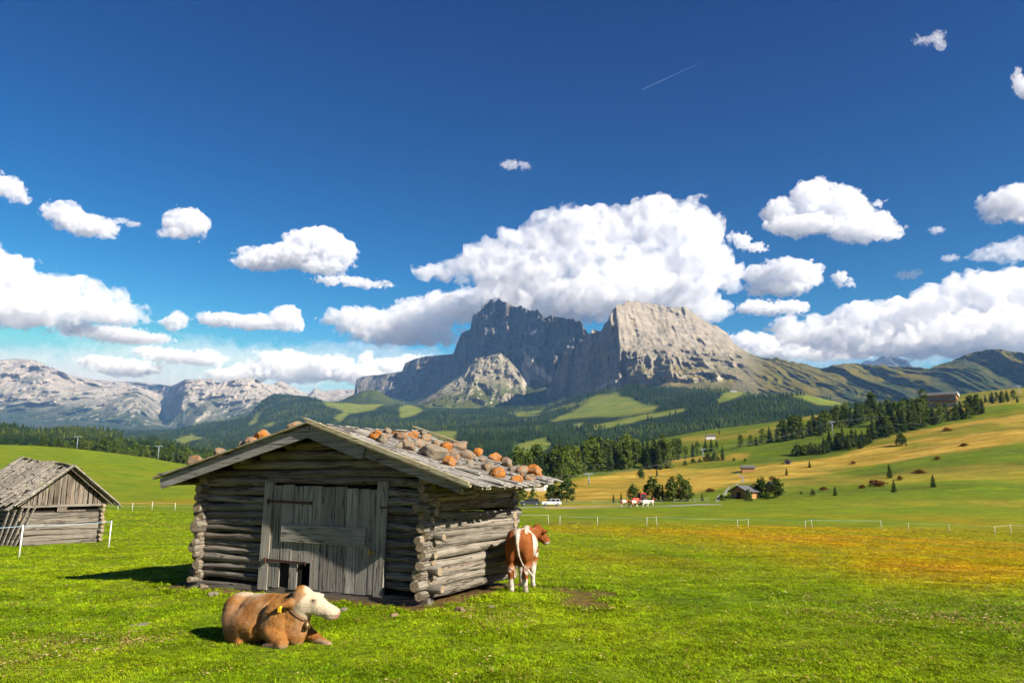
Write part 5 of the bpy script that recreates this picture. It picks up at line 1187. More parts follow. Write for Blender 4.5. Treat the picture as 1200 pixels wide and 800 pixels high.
m = MB(); pb = min(ring, key=lambda q: q.z) + Vector((.02, 0, 0)); m.tube([pb, pb - Vector((0, 0, .05)), pb - Vector((0, 0, .12))], [.025, .045, .058], 10); m.build('bell', plain('bronze_bell', (.16, .10, .04), .45, .3, 12, .5, .6), cl, True)
# ---- the calf standing beside the barn, seen from behind
lo = (-1.2, -.75, -.03); h = .0145; g = grid3(lo, (1.42, .5, 1.6), h)
SP_, SM_ = (.98, -.20, 1.29), (1.26, -.37, 1.02)
f = sd_ell(g, (0, 0, 1.00), (.66, .32, .36)); f = smin(f, sd_ell(g, (-.60, 0, 1.10), (.36, .27, .30)), .12); f = smin(f, sd_ell(g, (.55, 0, 1.03), (.32, .25, .38)), .12)
f = smin(f, sd_cap(g, (-.75, 0, 1.30), (.55, 0, 1.30), .075, .08), .12)
for s_ in (-1, 1):
    f = smin(f, sd_ell(g, (-.55, .19 * s_, 1.27), (.11, .09, .09)), .07); f = smin(f, sd_ell(g, (-.66, .17 * s_, .98), (.25, .14, .34)), .08)
    f = smin(f, sd_chain(g, [(-.62, .18 * s_, .86), (-.58, .18 * s_, .68), (-.82, .165 * s_, .47), (-.80, .16 * s_, .22), (-.77, .16 * s_, .11), (-.73, .16 * s_, .03)], [.15, .115, .068, .047, .052, .062], .04), .05)
    fx = .52 + .06 * s_
    f = smin(f, sd_chain(g, [(.52, .16 * s_, .84), (.54, .16 * s_, .66), (fx, .15 * s_, .42), (fx, .15 * s_, .38), (fx - .01, .15 * s_, .13), (fx + .03, .15 * s_, .03)], [.13, .095, .066, .062, .045, .058], .03), .05)
f = smin(f, sd_cap(g, (.62, 0, 1.16), (.94, -.15, 1.24), .215, .13), .10); f = smin(f, sd_ell(g, (.72, 0, .92), (.14, .09, .2)), .08)
f = smin(f, head_field(g, SP_, SM_, (.90, -.44, 1.27), (1.10, .06, 1.30), 1.0), .06)
f = smin(f, sd_ell(g, (-.42, 0, .66), (.17, .13, .11)), .05)
f = smin(f, sd_chain(g, [(-.93, 0, 1.28), (-1.01, -.01, 1.12), (-1.0, -.05, .86), (-.98, -.13, .66), (-.97, -.24, .55)], [.05, .03, .019, .018, .014], .02), .03); f = smin(f, sd_cap(g, (-.97, -.25, .54), (-.95, -.36, .40), .032, .016), .02)
f = f + .005 * fbm(g * 6, 3, 5)
brown = lambda V: np.clip(smooth(-.03, .05, fbm(V * np.array([2.1, 2.4, 2.3]) + 7.1, 4, 77) * 1.35 - .08 - .5 * smooth(.10, .22, (V - np.array(SP_)) @ np.array([.75, -.45, -.48])) + .55 * smooth(-.38, -.55, V[:, 0] + .25 * fbm(V * 3, 2, 5)) + .3 * smooth(.35, .6, V[:, 0]) - 1.3 * smooth(.34, .2, np.abs(V[:, 0] + .10 + .12 * fbm(V * 4, 2, 31))) * smooth(.1, -.1, V[:, 1])) * smooth(.42, .66, V[:, 2]) + smooth(.30, .36, V[:, 2]) * smooth(.60, .50, V[:, 2]) * smooth(-.5, -.7, V[:, 0]) * smooth(-.05, .15, fbm(V * 5, 2, 8)) + smooth(.16, .10, np.linalg.norm(V - np.array([.94, -.19, 1.28]), axis=1) - .08), 0, 1)
spine = lambda V: smooth(.10, .03, np.abs(V[:, 1]) + .05 * fbm(V * 6, 3, 44)) * smooth(1.18, 1.3, V[:, 2])
tail = lambda V: smooth(-.955, -.975, V[:, 0])
MS2 = dict(pale=lambda V: np.clip(1 - brown(V) * (1 - spine(V)) * (1 - .8 * tail(V)), 0, 1), dark=lambda V: smooth(.05, .03, V[:, 2]) * .8, dirt=lambda V: .5 * smooth(.7, .2, V[:, 2]) * smooth(.0, .5, pn(V, 6, 3)), pink=lambda V: smooth(.06, .02, np.linalg.norm(V - np.array([1.30, -.40, 1.0]), axis=1)))
M_HIDE2 = hide_mat('red_pied_hide', (.19, .052, .013), (.29, .095, .024), (.60, .54, .45), .5)
cs_me = cow_mesh('standing_cow', f, g, lo, h, MS2)
cs = link('standing_cow', cs_me, M_HIDE2); tag(cs, 'red and white cow standing with its back to us by the sunlit barn side', 'cow')
p = hit(608, 693); STR = math.atan2(.985, .17); cs.rotation_euler = (0, 0, STR); cs.location = p + Vector((math.cos(STR), math.sin(STR), 0)) * .72 + Vector((0, 0, .0)); cs.location.z = gz(cs.location.x, cs.location.y) - .02
eyes(cs, SP_, SM_, 1.0)
def fur(parent, n, length, seed, mat):
    """short lying hair over the whole body, coloured like the hide under it"""
    me = parent.data; rg_ = np.random.default_rng(seed); nv, npl = len(me.vertices), len(me.polygons)
    co_v = np.empty(nv * 3, np.float32); me.vertices.foreach_get('co', co_v); co_v = co_v.reshape(-1, 3).astype(float)
    nr_v = np.empty(nv * 3, np.float32); me.vertex_normals.foreach_get('vector', nr_v); nr_v = nr_v.reshape(-1, 3).astype(float)
    q = np.empty(npl * 4, np.int32); me.loops.foreach_get('vertex_index', q); q = q.reshape(-1, 4)
    f_ = q[rg_.integers(0, npl, n)]; w = rg_.dirichlet((1, 1, 1, 1), n); P0 = (co_v[f_] * w[..., None]).sum(1); Nn = (nr_v[f_] * w[..., None]).sum(1); Nn /= np.linalg.norm(Nn, axis=1, keepdims=True) + 1e-9
    d = np.array([-1, 0, -.55]) + rg_.normal(size=(n, 3)) * .45 + .5 * np.stack([fbm(P0 * 5 + 9 * k, 2, 60 + k) for k in range(3)], 1); d -= (d * Nn).sum(1)[:, None] * Nn; d /= np.linalg.norm(d, axis=1, keepdims=True) + 1e-9
    L = length * rg_.uniform(.5, 1.3, (n, 1)); s_ = np.cross(Nn, d) * .0022; tip = P0 + d * L + Nn * L * rg_.uniform(.15, .55, (n, 1))
    V = np.stack([P0 - s_ - Nn * .002, P0 + s_ - Nn * .002, tip], 1).reshape(-1, 3)
    m_ = mesh_from('fur', V, np.arange(n * 3).reshape(-1, 3), False)
    for k in ('pale', 'pink', 'dark', 'dirt'):
        a_ = np.empty(nv, np.float32); me.attributes[k].data.foreach_get('value', a_); attr(m_, k, np.repeat((a_[f_] * w).sum(1), 3))
    return link('fur', m_, mat, parent)
fur(cl, 60000, .026, 1, M_HIDE1); fur(cs, 40000, .022, 2, M_HIDE2)
# ---- the small herd on the road
far_h = bpy.data.objects.new('tmp', cs_me); COL.objects.link(far_h); dm = far_h.modifiers.new('d', 'DECIMATE'); dm.ratio = .06
far_me = bpy.data.meshes.new_from_object(far_h.evaluated_get(bpy.context.evaluated_depsgraph_get())); bpy.data.objects.remove(far_h)
far_me2 = far_me.copy(); far_me.materials.clear(); far_me2.materials.clear(); far_me.materials.append(M_HIDE2); far_me2.materials.append(hide_mat('white_hide', (0.49, 0.434, 0.35), (0.56, 0.504, 0.42), (0.588, 0.546, 0.476)))
far_me3 = far_me.copy(); far_me3.materials.clear(); far_me3.materials.append(hide_mat('brown_hide', (.13, .045, .015), (.2, .07, .02), (.35, .18, .08)))
for px_, py_, rz, me, lb_ in [(732, 593, .3, far_me, 'pale red and white cow leftmost of the herd on the road'), (738.5, 593, 2.6, far_me3, 'dark brown cow second from the left in the herd on the road'), (744, 594, .1, far_me, 'red cow in the middle of the herd before the tractor'), (749, 593.6, 2.9, far_me, 'red and white cow right of the middle of the herd'), (757, 594, .4, far_me2, 'white cow in the herd before the tractor'), (761, 593.4, 3.0, far_me2, 'white cow nearest the person in red')]:
    o = link('standing_cow', me); p = hit(px_, py_); o.location = p; o.rotation_euler = (0, 0, rz); tag(o, lb_, 'cow', 'cattle herd on the road')
# ---- the person in red beyond the herd
lo = (-.45, -.4, -.02); h = .025; g = grid3(lo, (.45, .4, 1.82), h)
f = sd_ell(g, (0, 0, 1.22), (.21, .13, .32)); f = smin(f, sd_ell(g, (0, 0, .92), (.17, .13, .14)), .08); f = smin(f, sd_cap(g, (0, 0, 1.45), (0, .01, 1.56), .07, .06), .04); f = smin(f, sd_ell(g, (0, .01, 1.66), (.085, .10, .125)), .03); f = smin(f, sd_ell(g, (0, .115, 1.64), (.02, .03, .03)), .02)
for s_ in (-1, 1):
    f = smin(f, sd_chain(g, [(.09 * s_, 0, .88), (.10 * s_, .05 * s_, .48), (.11 * s_, .0, .07), (.11 * s_, .12, .04)], [.095, .065, .045, .045]), .03)
    f = smin(f, sd_chain(g, [(.20 * s_, 0, 1.42), (.26 * s_, -.02, 1.14), (.27 * s_, .1, .90), (.26 * s_, .14, .82)], [.06, .048, .036, .04]), .04)
V, Q = surface_nets(f, lo, h); me = mesh_from('person', V, Q); attr(me, 'top', smooth(.86, .90, V[:, 2]) * smooth(1.52, 1.48, V[:, 2])); attr(me, 'skin', smooth(1.5, 1.54, V[:, 2]))
N = NT('clothes'); N.bsdf(N.mix(N.attr('skin'), N.mix(N.attr('top'), (.03, .035, .06), (.62, .02, .02)), (.5, .3, .2)), .8)
pr = link('person', me, N.m); pr.location = hit(766, 591.5); pr.rotation_euler = (0, 0, 1.3); tag(pr, 'person in a red jacket and dark trousers standing behind the herd on the road', 'person')
m = MB(); m.tube([(0, -.01, 1.69), (0, -.015, 1.75), (0, -.01, 1.795)], [.097, .09, .04], 10); m.build('hair', plain('hair', (.03, .02, .012), .8), pr, True)
# ------------------------------------------------------------------ road, track, buildings, vehicles, fences, lift
def ribbon(name, pts, w, mat, lift=.03, n=60):
    """a strip of road laid on the ground along photo points"""
    P3 = [hit(*p) for p in pts]; L = [0]
    for a, b in zip(P3[:-1], P3[1:]): L.append(L[-1] + (b - a).length)
    V = []; 
    ss = np.linspace(0, L[-1], n); X = np.interp(ss, L, [p.x for p in P3]); Y = np.interp(ss, L, [p.y for p in P3]); X = gauss(X, 3, 0); Y = gauss(Y, 3, 0)
    ww = np.interp(ss, L, w) if hasattr(w, '__len__') else np.full(n, w)
    for i in range(n):
        j0, j1 = max(0, i - 1), min(n - 1, i + 1); d = Vector((X[j1] - X[j0], Y[j1] - Y[j0], 0)).normalized(); s_ = Vector((-d.y, d.x, 0))
        for k in (-1, -.33, .33, 1):
            q = Vector((X[i], Y[i], 0)) + s_ * ww[i] / 2 * k; V.append((q.x, q.y, gz(q.x, q.y) + lift - (.0 if abs(k) < 1 else lift + .05)))
    return tag(link(name, mesh_from(name, V, grid_faces(n, 4)[:, ::-1]), mat), kind='structure')
M_ROAD = plain('pale_gravel', (0.189, 0.175, 0.154), .9, .15, 3)
ribbon('road', [(560, 594.5), (620, 593.8), (700, 593.5), (760, 593.2), (800, 592.2), (826, 590.6), (850, 590.8)], [3.6, 3.6, 3.6, 3.8, 5, 5, 3], M_ROAD, .06)
ribbon('track', [(836, 588), (842, 584), (850, 575), (866, 566), (871, 561), (868, 557), (864, 553.5)], 1.3, M_ROAD, .05)
ribbon('path', [(44, 525.6), (58, 524.4), (72, 523.8)], 8, M_ROAD, .25, 12)
# ---- huts and houses of the middle distance
def hut_at(name, label, px, py, w, d, hw, hr, rz, wall, roof, over=.5, D=None, door=None, cat='hut', front_col=None):
    """gabled building: ridge along local y, gables front and back; w, d, wall height and ridge height in metres"""
    p = hit(px, py) if D is None else at(px, py, D); t = thing(name, label, cat, p, rz)
    m = MB(); V = []
    for y in (0, d): V += [(-w / 2, y, -.6), (w / 2, y, -.6), (w / 2, y, hw), (0, y, hr - .06), (-w / 2, y, hw)]
    m.add(V, [(0, 1, 2, 3, 4), (9, 8, 7, 6, 5), (1, 6, 7, 2), (5, 0, 4, 9), (5, 6, 1, 0)]); m.build('wall', wall, t)
    m = MB(); sl_ = (hr - hw) / (w / 2)
    for s_ in (-1, 1):
        e = w / 2 + over; a0 = Vector((0, -over, hr)); b0 = Vector((s_ * e, -over, hr - sl_ * e)); n_ = Vector((s_ * sl_, 0, 1)).normalized() * .14
        q = [a0, b0, b0 + Vector((0, d + 2 * over, 0)), a0 + Vector((0, d + 2 * over, 0))]; V = [tuple(v) for v in q] + [tuple(v + n_) for v in q]
        m.add(V, [(0, 1, 2, 3), (7, 6, 5, 4), (0, 4, 5, 1), (1, 5, 6, 2), (2, 6, 7, 3), (3, 7, 4, 0)])
    m.build('roof', roof, t)
    if door:
        m = MB(); m.box((0, -.03, door[1] / 2), (door[0], .06, door[1])); m.build('door', M_DARKIN, t)
    return t
M_HUTW = plain('brown_hut_boards', (0.14, 0.084, 0.042), .85, .35, 2); M_HUTO = plain('sunlit_larch_boards', (0.294, 0.154, 0.0525), .8, .25, 2); M_HUTG = plain('grey_hut_boards', (0.154, 0.14, 0.126), .85, .3, 2)
M_RFG = plain('grey_shingle_roof', (0.091, 0.091, 0.098), .7, .25, 1.5); M_WHITE = plain('white_render', (0.546, 0.532, 0.497), .8, .1, 1); M_RED = plain('red_boards', (0.224, 0.035, 0.0245), .8, .25, 2)
hut_at('timber_hut', 'timber hut with a grey gable roof among bushes at the end of the track', 866, 584, 5.2, 5.0, 1.9, 3.2, R(-52), M_HUTO, M_RFG, .6, door=(1.2, 1.6))
hut_at('timber_hut', 'long low timber hut with a grey roof on the golden slope above the track', 884, 552, 3.4, 6.0, 1.8, 2.8, R(80), M_HUTO, M_RFG, .5)
hut_at('timber_hut', 'little dark hut alone at the top of the golden slope', 923, 544, 3.0, 3.4, 1.5, 2.5, R(-25), M_HUTG, M_RFG, .35, door=(.9, 1.2))
hut_at('timber_hut', 'small reddish hut half hidden between two leafy trees', 902, 575, 2.4, 3.0, 2.0, 3.0, R(-30), M_HUTW, M_RFG, .4)
hut_at('farmhouse', 'pale farmhouse low among trees on the upper pasture', 838, 514, 4.4, 8.0, 2.4, 3.6, R(82), M_WHITE, M_RFG, .5, cat='house')
hut_at('timber_hut', 'tiny brown hut on the golden crest above the wood', 801, 507.5, 2.6, 4.0, 1.6, 2.4, R(82), M_HUTW, M_RFG, .4)
hut_at('timber_hut', 'red hut on the skyline of the right pasture', 1158, 455, 5, 7, 2.8, 4.4, R(70), M_RED, plain('red_roof', (.25, .05, .04), .8), .5)
hut_at('white_shed', 'low white shed between the trees on the right crest', 1166, 469, 3.2, 4.5, 1.6, 2.3, R(70), M_WHITE, M_RFG, .3, cat='shed')
hut_at('white_house', 'white building by the roadside trees beyond the barn eaves', 640, 574, 5.0, 8.0, 2.8, 3.8, R(75), M_WHITE, M_RFG, .4, cat='house')
hut_at('mountain_farm', 'distant white farm under the slab mountain', 863, 459, 11, 22, 6, 11, R(80), M_WHITE, M_RFG, 1.5, D=2900, cat='farm')
hut_at('mountain_farm', 'distant pale farm in the clearing under the grassy ridge', 933, 470, 10, 20, 6, 10, R(80), M_WHITE, M_RFG, 1.5, D=2300, cat='farm')
# ---- hotel on the right crest
hp = hit(1101, 478); sH = hp.y / F; hot = thing('mountain_hotel', 'flat roofed timber and glass hotel above the wood on the right crest', 'hotel', hp, R(-33))
WH, DH_ = 36 * sH, 34 * sH; HH = 16 * sH
m = MB(); m.box((0, DH_ / 2, HH * .42), (WH, DH_, HH * 1.14)); m.build('wall', M_HUTO, hot)
m = MB(); m.box((0, DH_ / 2 - .4, HH + .45), (WH + 3.2, DH_ + 3.6, 2.2)); rf = m.build('roof', plain('pale_metal_roof', (0.434, 0.448, 0.476), .45, .08, .3), hot)
for x, y, w in ((-4, 9, 5), (6, 14, 4), (-9, 20, 3)):
    m = MB(); m.box((x, y, HH + 1.9), (w, 2.2, .95)); m.build('skylight', plain('roof_glass', (.12, .15, .19), .2), rf)
for fl in (0, 1):
    for k in range(7):
        m = MB(); x = -WH / 2 + WH * (k + .5) / 7; m.box((x, -.06, HH * (.22 + .46 * fl)), (WH / 7 * .74, .12, HH * .28)); fr = m.build('window', plain('window_glass', (.05, .07, .09), .15, .15, 4, .5), hot)
    m = MB(); m.box((0, -.55, HH * (.03 + .46 * fl)), (WH, 1.1, .25)); m.build('balcony', M_HUTW, hot)
for k in range(5):
    m = MB(); m.box((WH / 2 + .06, DH_ * (k + .5) / 5, HH * .45), (.12, DH_ / 5 * .5, HH * .5)); m.build('window', plain('window_glass', (.05, .07, .09), .15, .15, 4, .5), hot)
# ---- cars
M_GLASS = plain('car_glass', (.015, .018, .022), .08, .1, 3, .6); M_TYRE = plain('rubber', (.02, .02, .02), .85); M_RIM = plain('alloy_rim', (.5, .5, .52), .35, .1, 3, .5, .7)
def car(label, p, rz, paint):
    t = thing('parked_car', label, 'car', p, rz)
    prof = [(-2.25, .32), (-2.28, .62), (-2.2, .92), (-1.2, 1.0), (2.15, .95), (2.25, .6), (2.2, .32)]
    def prism(pr, w, ins=0):
        m = MB(); n = len(pr); V = [(x, -w / 2, z) for x, z in pr] + [(x, w / 2, z) for x, z in pr]
        m.add(V, [tuple(range(n))[::-1], tuple(range(n, 2 * n))] + [(i, (i + 1) % n, n + (i + 1) % n, n + i) for i in range(n)]); return m
    b = prism(prof, 1.82).build('body', paint, t); bv = b.modifiers.new('bevel', 'BEVEL'); bv.width = .07; bv.segments = 3
    c = prism([(-1.28, .98), (-.45, 1.50), (1.75, 1.52), (2.12, .97)], 1.62).build('cabin', M_GLASS, t); bv = c.modifiers.new('bevel', 'BEVEL'); bv.width = .05; bv.segments = 2
    r = prism([(-.50, 1.47), (-.40, 1.56), (1.70, 1.58), (1.80, 1.50)], 1.56).build('roof_panel', paint, t)
    for x in (-.2, .95, 1.9):
        m = MB(); [m.quadbox((x, y, 1.0), (x + (.06 if x < 1.5 else -.22), y * .99, 1.5), .05, .09, (1, 0, 0)) for y in (-.82, .82)]; m.build('window_pillar', paint, t)
    for x in (-1.4, 1.4):
        for y in (-.83, .83):
            m = MB(); m.tube([(x, y - .11, .33), (x, y + .11, .33)], .33, 18); w = m.build('wheel', M_TYRE, t, True); m = MB(); m.tube([(x, y - .118 if y < 0 else y + .118, .33), (x, y - .12 if y < 0 else y + .12, .33)], .2, 14); m.build('rim', M_RIM, w)
    for y in (-.62, .62):
        m = MB(); m.box((-2.24, y, .74), (.06, .3, .14)); m.build('headlight', plain('lamp_glass', (.7, .7, .7), .2), t); m = MB(); m.box((2.22, y, .8), (.06, .22, .2)); m.build('tail_light', plain('red_lamp', (.4, .02, .015), .3), t)
    return t
q = hit(646, 592.4); car('white station wagon parked on the road right of the barn', q, R(4), plain('white_paint', (0.518, 0.525, 0.539), .3, .04, 2, .5))
q = hit(621, 592.2); car('dark car on the road partly hidden at the barn corner', q, R(3), plain('dark_paint', (.03, .035, .05), .3, .1, 2, .5))
# ---- tractor behind the herd
tr_ = thing('red_tractor', 'red tractor with a glazed cab standing behind the herd', 'tractor', hit(750, 591.2), R(200)); M_TRED = plain('tractor_red', (.42, .03, .02), .45, .1)
m = MB(); m.box((1.1, 0, 1.15), (1.9, .8, .75)); m.box((.2, 0, .8), (3.0, .5, .4)); b = m.build('bonnet', M_TRED, tr_); bv = b.modifiers.new('bevel', 'BEVEL'); bv.width = .08; bv.segments = 2
m = MB(); m.box((-.55, 0, 1.85), (1.35, 1.4, 1.2)); m.build('cab', M_GLASS, tr_); m = MB(); m.box((-.55, 0, 2.55), (1.65, 1.6, .2)); b = m.build('cab_roof', M_TRED, tr_); bv = b.modifiers.new('bevel', 'BEVEL'); bv.width = .06
for x in (-1.22, .12):
    for y in (-.7, .7):
        m = MB(); m.quadbox((x, y, 1.25), (x, y, 2.46), .07, .07, (1, 0, 0)); m.build('cab_post', M_TRED, tr_)
for x, r, w in ((-.75, .82, .45), (1.55, .48, .32)):
    for y in (-.85, .85):
        m = MB(); m.tube([(x, y - w / 2, r), (x, y + w / 2, r)], r, 20); wh = m.build('wheel', M_TYRE, tr_, True); m = MB(); m.tube([(x, y - w / 2 - .02, r), (x, y + w / 2 + .02, r)], r * .55, 16); m.build('rim', plain('rim_red', (.42, .05, .03), .5), wh)
m = MB(); m.tube([(1.3, .3, 1.5), (1.3, .3, 2.3)], .05, 8); m.build('exhaust', M_IRON, tr_)
# ---- fences
M_POST = plain('white_post', (0.546, 0.539, 0.504), .6, .08, 4); M_WPOST = plain('grey_wood_post', (0.21, 0.182, 0.147), .85, .3, 6); M_TAPE = plain('blue_white_tape', (0.294, 0.406, 0.504), .6, .1, 4); M_WIRE = plain('fence_wire', (0.385, 0.392, 0.392), .5, .1, 5)
def fence(label, posts, h, r, pm, wire, wr, levels, ext=(None, None), lean=0, nm='wire_fence'):
    P3 = [hit(*q) for q in posts]; t = thing(nm, label, 'fence', P3[0]); o = P3[0]; rg_ = random.Random(len(label)); tops = []
    for p in P3:
        hh = h * rg_.uniform(.92, 1.06); l = Vector((rg_.uniform(-1, 1), rg_.uniform(-1, 1), 0)) * lean * hh; m = MB(); m.tube([p - o - Vector((0, 0, .15)), p - o + l + Vector((0, 0, hh))], [r, r * .9], 8); m.build('post', pm, t, True); tops.append((p - o, l, hh))
    for lv in levels:
        pts = [b + l * lv + Vector((0, 0, hh * lv)) for b, l, hh in tops]
        if ext[0]: pts = [hit(*ext[0]) - o + Vector((0, 0, h * lv))] + pts
        if ext[1]: pts = pts + [hit(*ext[1]) - o + Vector((0, 0, h * lv))]
        full = []
        for a, b in zip(pts[:-1], pts[1:]): full += [a.lerp(b, k / 6) - Vector((0, 0, .05 * math.sin(math.pi * k / 6))) for k in range(6)]
        m = MB(); m.tube(full + [pts[-1]], wr, 6); m.build('wire' if wire is M_WIRE else 'tape', wire, t)
    return t
fence('two white posts with a blue tape before the plank hut', [(22, 653), (127, 642)], 1.25, .032, M_POST, M_TAPE, .013, [.97], ext=((-60, 660), None), lean=.03, nm='tape_fence')
fence('white posts with wire along the foot of the left pasture hill', [(-20, 601), (20, 600), (138, 598), (155, 598), (178, 597.5), (205, 598), (232, 599)], 1.05, .03, M_POST, M_WIRE, .007, [.9, .55], lean=.02)
fence('long line of thin white posts with tape across the right pasture', [(600, 613), (643, 614), (656, 615.5), (700, 616), (758, 616.5), (770, 616), (865, 618.5), (877, 617.5), (944, 620.5), (952, 619), (1033, 620), (1065, 622.5), (1113, 624), (1167, 627), (1186, 625.5), (1230, 627)], 1.1, .026, M_POST, M_TAPE, .009, [.95], lean=.07, nm='tape_fence')
fence('row of grey posts along the road behind the barn', [(612, 592), (625, 592), (638, 592), (663, 592), (679, 592), (694, 592), (709, 592), (717, 592), (776, 591), (790, 591), (815, 590), (830, 588.5)], 1.15, .06, M_WPOST, M_WIRE, .014, [.9, .5], lean=.03)
# ---- ski lift: pylons and ropes
M_STEEL = plain('galvanised_steel', (.20, .25, .30), .5, .12, 2, .4, .3)
M_ROPE = plain('steel_rope', (.16, .18, .2), .5)
PYL = []
def pylon(px, ytop, ybase, label, D=None, arm=3.4, rz=0, group='ski lift pylons'):
    p = hit(px, ybase) if D is None else Vector((ray(px, ybase)[0] * D, D, gz(ray(px, ybase)[0] * D, D)))
    top = at(px, ytop, p.y).z; h = top - p.z; t = thing('lift_pylon', label, 'pylon', p, rz, group)
    m = MB(); m.tube([(0, 0, -.5), (0, 0, h)], [.28, .2], 12); m.build('mast', M_STEEL, t, True)
    m = MB(); m.box((0, 0, h + .1), (arm, .3, .35)); m.build('crossarm', M_STEEL, t)
    for s_ in (-1, 1):
        m = MB(); m.box((s_ * arm * .46, 0, h - .25), (.25, 2.6, .3)); m.build('sheave_train', M_STEEL, t)
    PYL.append((p + Vector((0, 0, h - .05)), arm, rz)); return t
pylon(90, 511.5, 524.5, 'ski lift pylon before the left tree row, nearer the photo edge', 560, 5, .1); pylon(185, 522.5, 538.5, 'ski lift pylon before the left tree row, nearer the barn', 520, 4.6, .1)
pylon(690, 555, 568, 'ski lift pylon on the golden grass beyond the roadside tree'); pylon(824, 526, 538.5, 'ski lift pylon beside the trees of the upper huts'); pylon(976, 494, 511, 'ski lift pylon standing clear on the upper right pasture', arm=4); pylon(1195, 452, 467, 'ski lift pylon on the crest at the right edge', arm=4)
def rope(a, b, label, sag=2.0):
    m = MB()
    for s_ in (-.46, .46):
        pts = []
        for k in range(17):
            t = k / 16; pa = a[0] + Vector((math.cos(a[2]), math.sin(a[2]), 0)) * a[1] * s_; pb = b[0] + Vector((math.cos(b[2]), math.sin(b[2]), 0)) * b[1] * s_
            pts.append(pa.lerp(pb, t) - Vector((0, 0, sag * 4 * t * (1 - t))))
        m.tube(pts, .02, 5)
    tag(m.build('lift_rope', M_ROPE), label, 'rope')
rope(PYL[0], PYL[1], 'pair of lift ropes strung between the two left pylons', 1.0)
o_ = at(-60, 508, 620); rope((o_, 5, .1), PYL[0], 'pair of lift ropes leaving the photo at the left edge', 1.5)
o_ = at(600, 560, 300); rope((o_, 4, 0), PYL[2], 'pair of lift ropes running left behind the barn roof', 1.0); rope(PYL[2], PYL[3], 'pair of lift ropes over the wood to the upper huts', 3); rope(PYL[3], PYL[4], 'pair of lift ropes over the upper right pasture', 3); rope(PYL[4], PYL[5], 'pair of lift ropes over the wood below the hotel', 4)
# ------------------------------------------------------------------ pasture grass, clover and dry weeds close to the camera
def barn_earth(x, y):
    """bare trodden soil round the foot of the barn"""
    dx = (x - BM.x) * E1.x + (y - BM.y) * E1.y; dy = (x - BM.x) * E2.x + (y - BM.y) * E2.y
    d = np.hypot(np.maximum(np.abs(dx) - 3.1, 0), np.maximum(np.abs(dy - 2.05) - 2.15, 0))
    n = fbm(np.stack([x, y, 0 * x], -1) / .9, 4, 81)
    e = smooth(.95, .2, d + .5 * n) * .95
    c = np.hypot((x - 1.15) / 1.0, (y - 17.7) / 1.5); e = np.maximum(e, smooth(1.05, .45, c + 1.1 * n) * .84)
    return e
def blades(seed, n, hgt, spread, width, bend, flat=0):
    rg = np.random.default_rng(seed); V = []; Q = []
    for k in range(n):
        a, r = rg.random() * 6.283, spread * math.sqrt(rg.random()); x, y = r * math.cos(a), r * math.sin(a); d = rg.random() * 6.283; h = hgt * rg.uniform(.5, 1.25); b = bend * h * rg.uniform(.4, 1.4); w = width * rg.uniform(.7, 1.3); c, s = math.cos(d), math.sin(d); i = len(V)
        for t, ww in ((0, 1), (.5, .85), (1, .12)):
            q = b * t * t; V += [(x + c * q - s * w * ww, y + s * q + c * w * ww, h * t * (1 - .25 * bend * t)), (x + c * q + s * w * ww, y + s * q - c * w * ww, h * t * (1 - .25 * bend * t))]
        Q += [(i, i + 1, i + 3, i + 2), (i + 2, i + 3, i + 5, i + 4)]
    return np.array(V), np.array(Q)
def leaves(seed, n, size, spread, hgt):
    rg = np.random.default_rng(seed); c = np.stack([rg.normal(size=n) * spread, rg.normal(size=n) * spread, rg.uniform(.3, 1, n) * hgt], 1); V = []; Q = []
    for p in c:
        a = rg.random() * 6.283; t = rg.normal(size=3) * .35; e1 = np.array([math.cos(a), math.sin(a), t[0]]); e2 = np.array([-math.sin(a), math.cos(a), t[1]]); s = size * rg.uniform(.6, 1.3); i = len(V)
        V += [p - e1 * s, p - e1 * s * .2 + e2 * s * .62, p + e1 * s, p - e1 * s * .2 - e2 * s * .62]; Q.append((i, i + 1, i + 2, i + 3))
    return np.array(V), np.array(Q)
def herb_mat(name, fn, trans=.35):
    N = NT(name); c = fn(N); b = N.n('BsdfPrincipled'); N.set(b.inputs['Base Color'], c); b.inputs['Roughness'].default_value = .55; b.inputs['Specular IOR Level'].default_value = .08
    tr = N.n('BsdfTranslucent'); N.set(tr.inputs['Color'], c); mx = N.n('MixShader'); mx.inputs[0].default_value = trans
    N.t.links.new(b.outputs[0], mx.inputs[1]); N.t.links.new(tr.outputs[0], mx.inputs[2]); N.t.links.new(mx.outputs[0], N.out.inputs['Surface']); return N.m
def grass_col(N):
    c, _, _ = meadow_colour(N, N.math('MULTIPLY', N.attr('gold', 'INSTANCER'), 1), N.attr('orange', 'INSTANCER'), 0.0)
    hs = N.n('HueSaturation'); N.set(hs.inputs['Value'], N.math('MULTIPLY', N.rng(N.rand(), 0, 1, 1.3, 3.2), N.rng(N.noise(N.pos(), .9, 4, .65), .35, .62, .62, 1.12))); N.set(hs.inputs['Hue'], N.rng(N.rand(), 0, 1, .485, .515)); N.set(hs.inputs['Color'], c); return hs.outputs[0]
M_BLADE = herb_mat('grass_blades', grass_col)
M_CLOVER = herb_mat('clover_leaves', lambda N: N.ramp(N.rand(), [(0, (.09, .16, .003)), (.6, (.22, .31, .005)), (1, (.36, .42, .01))]), .25)
M_WEED = herb_mat('dry_weeds', lambda N: N.ramp(N.rand(), [(0, (.08, .032, .012)), (.45, (.22, .13, .04)), (.75, (.36, .27, .09)), (1, (.50, .42, .2))]), .2)
src = bpy.data.collections.new('herb_sources')
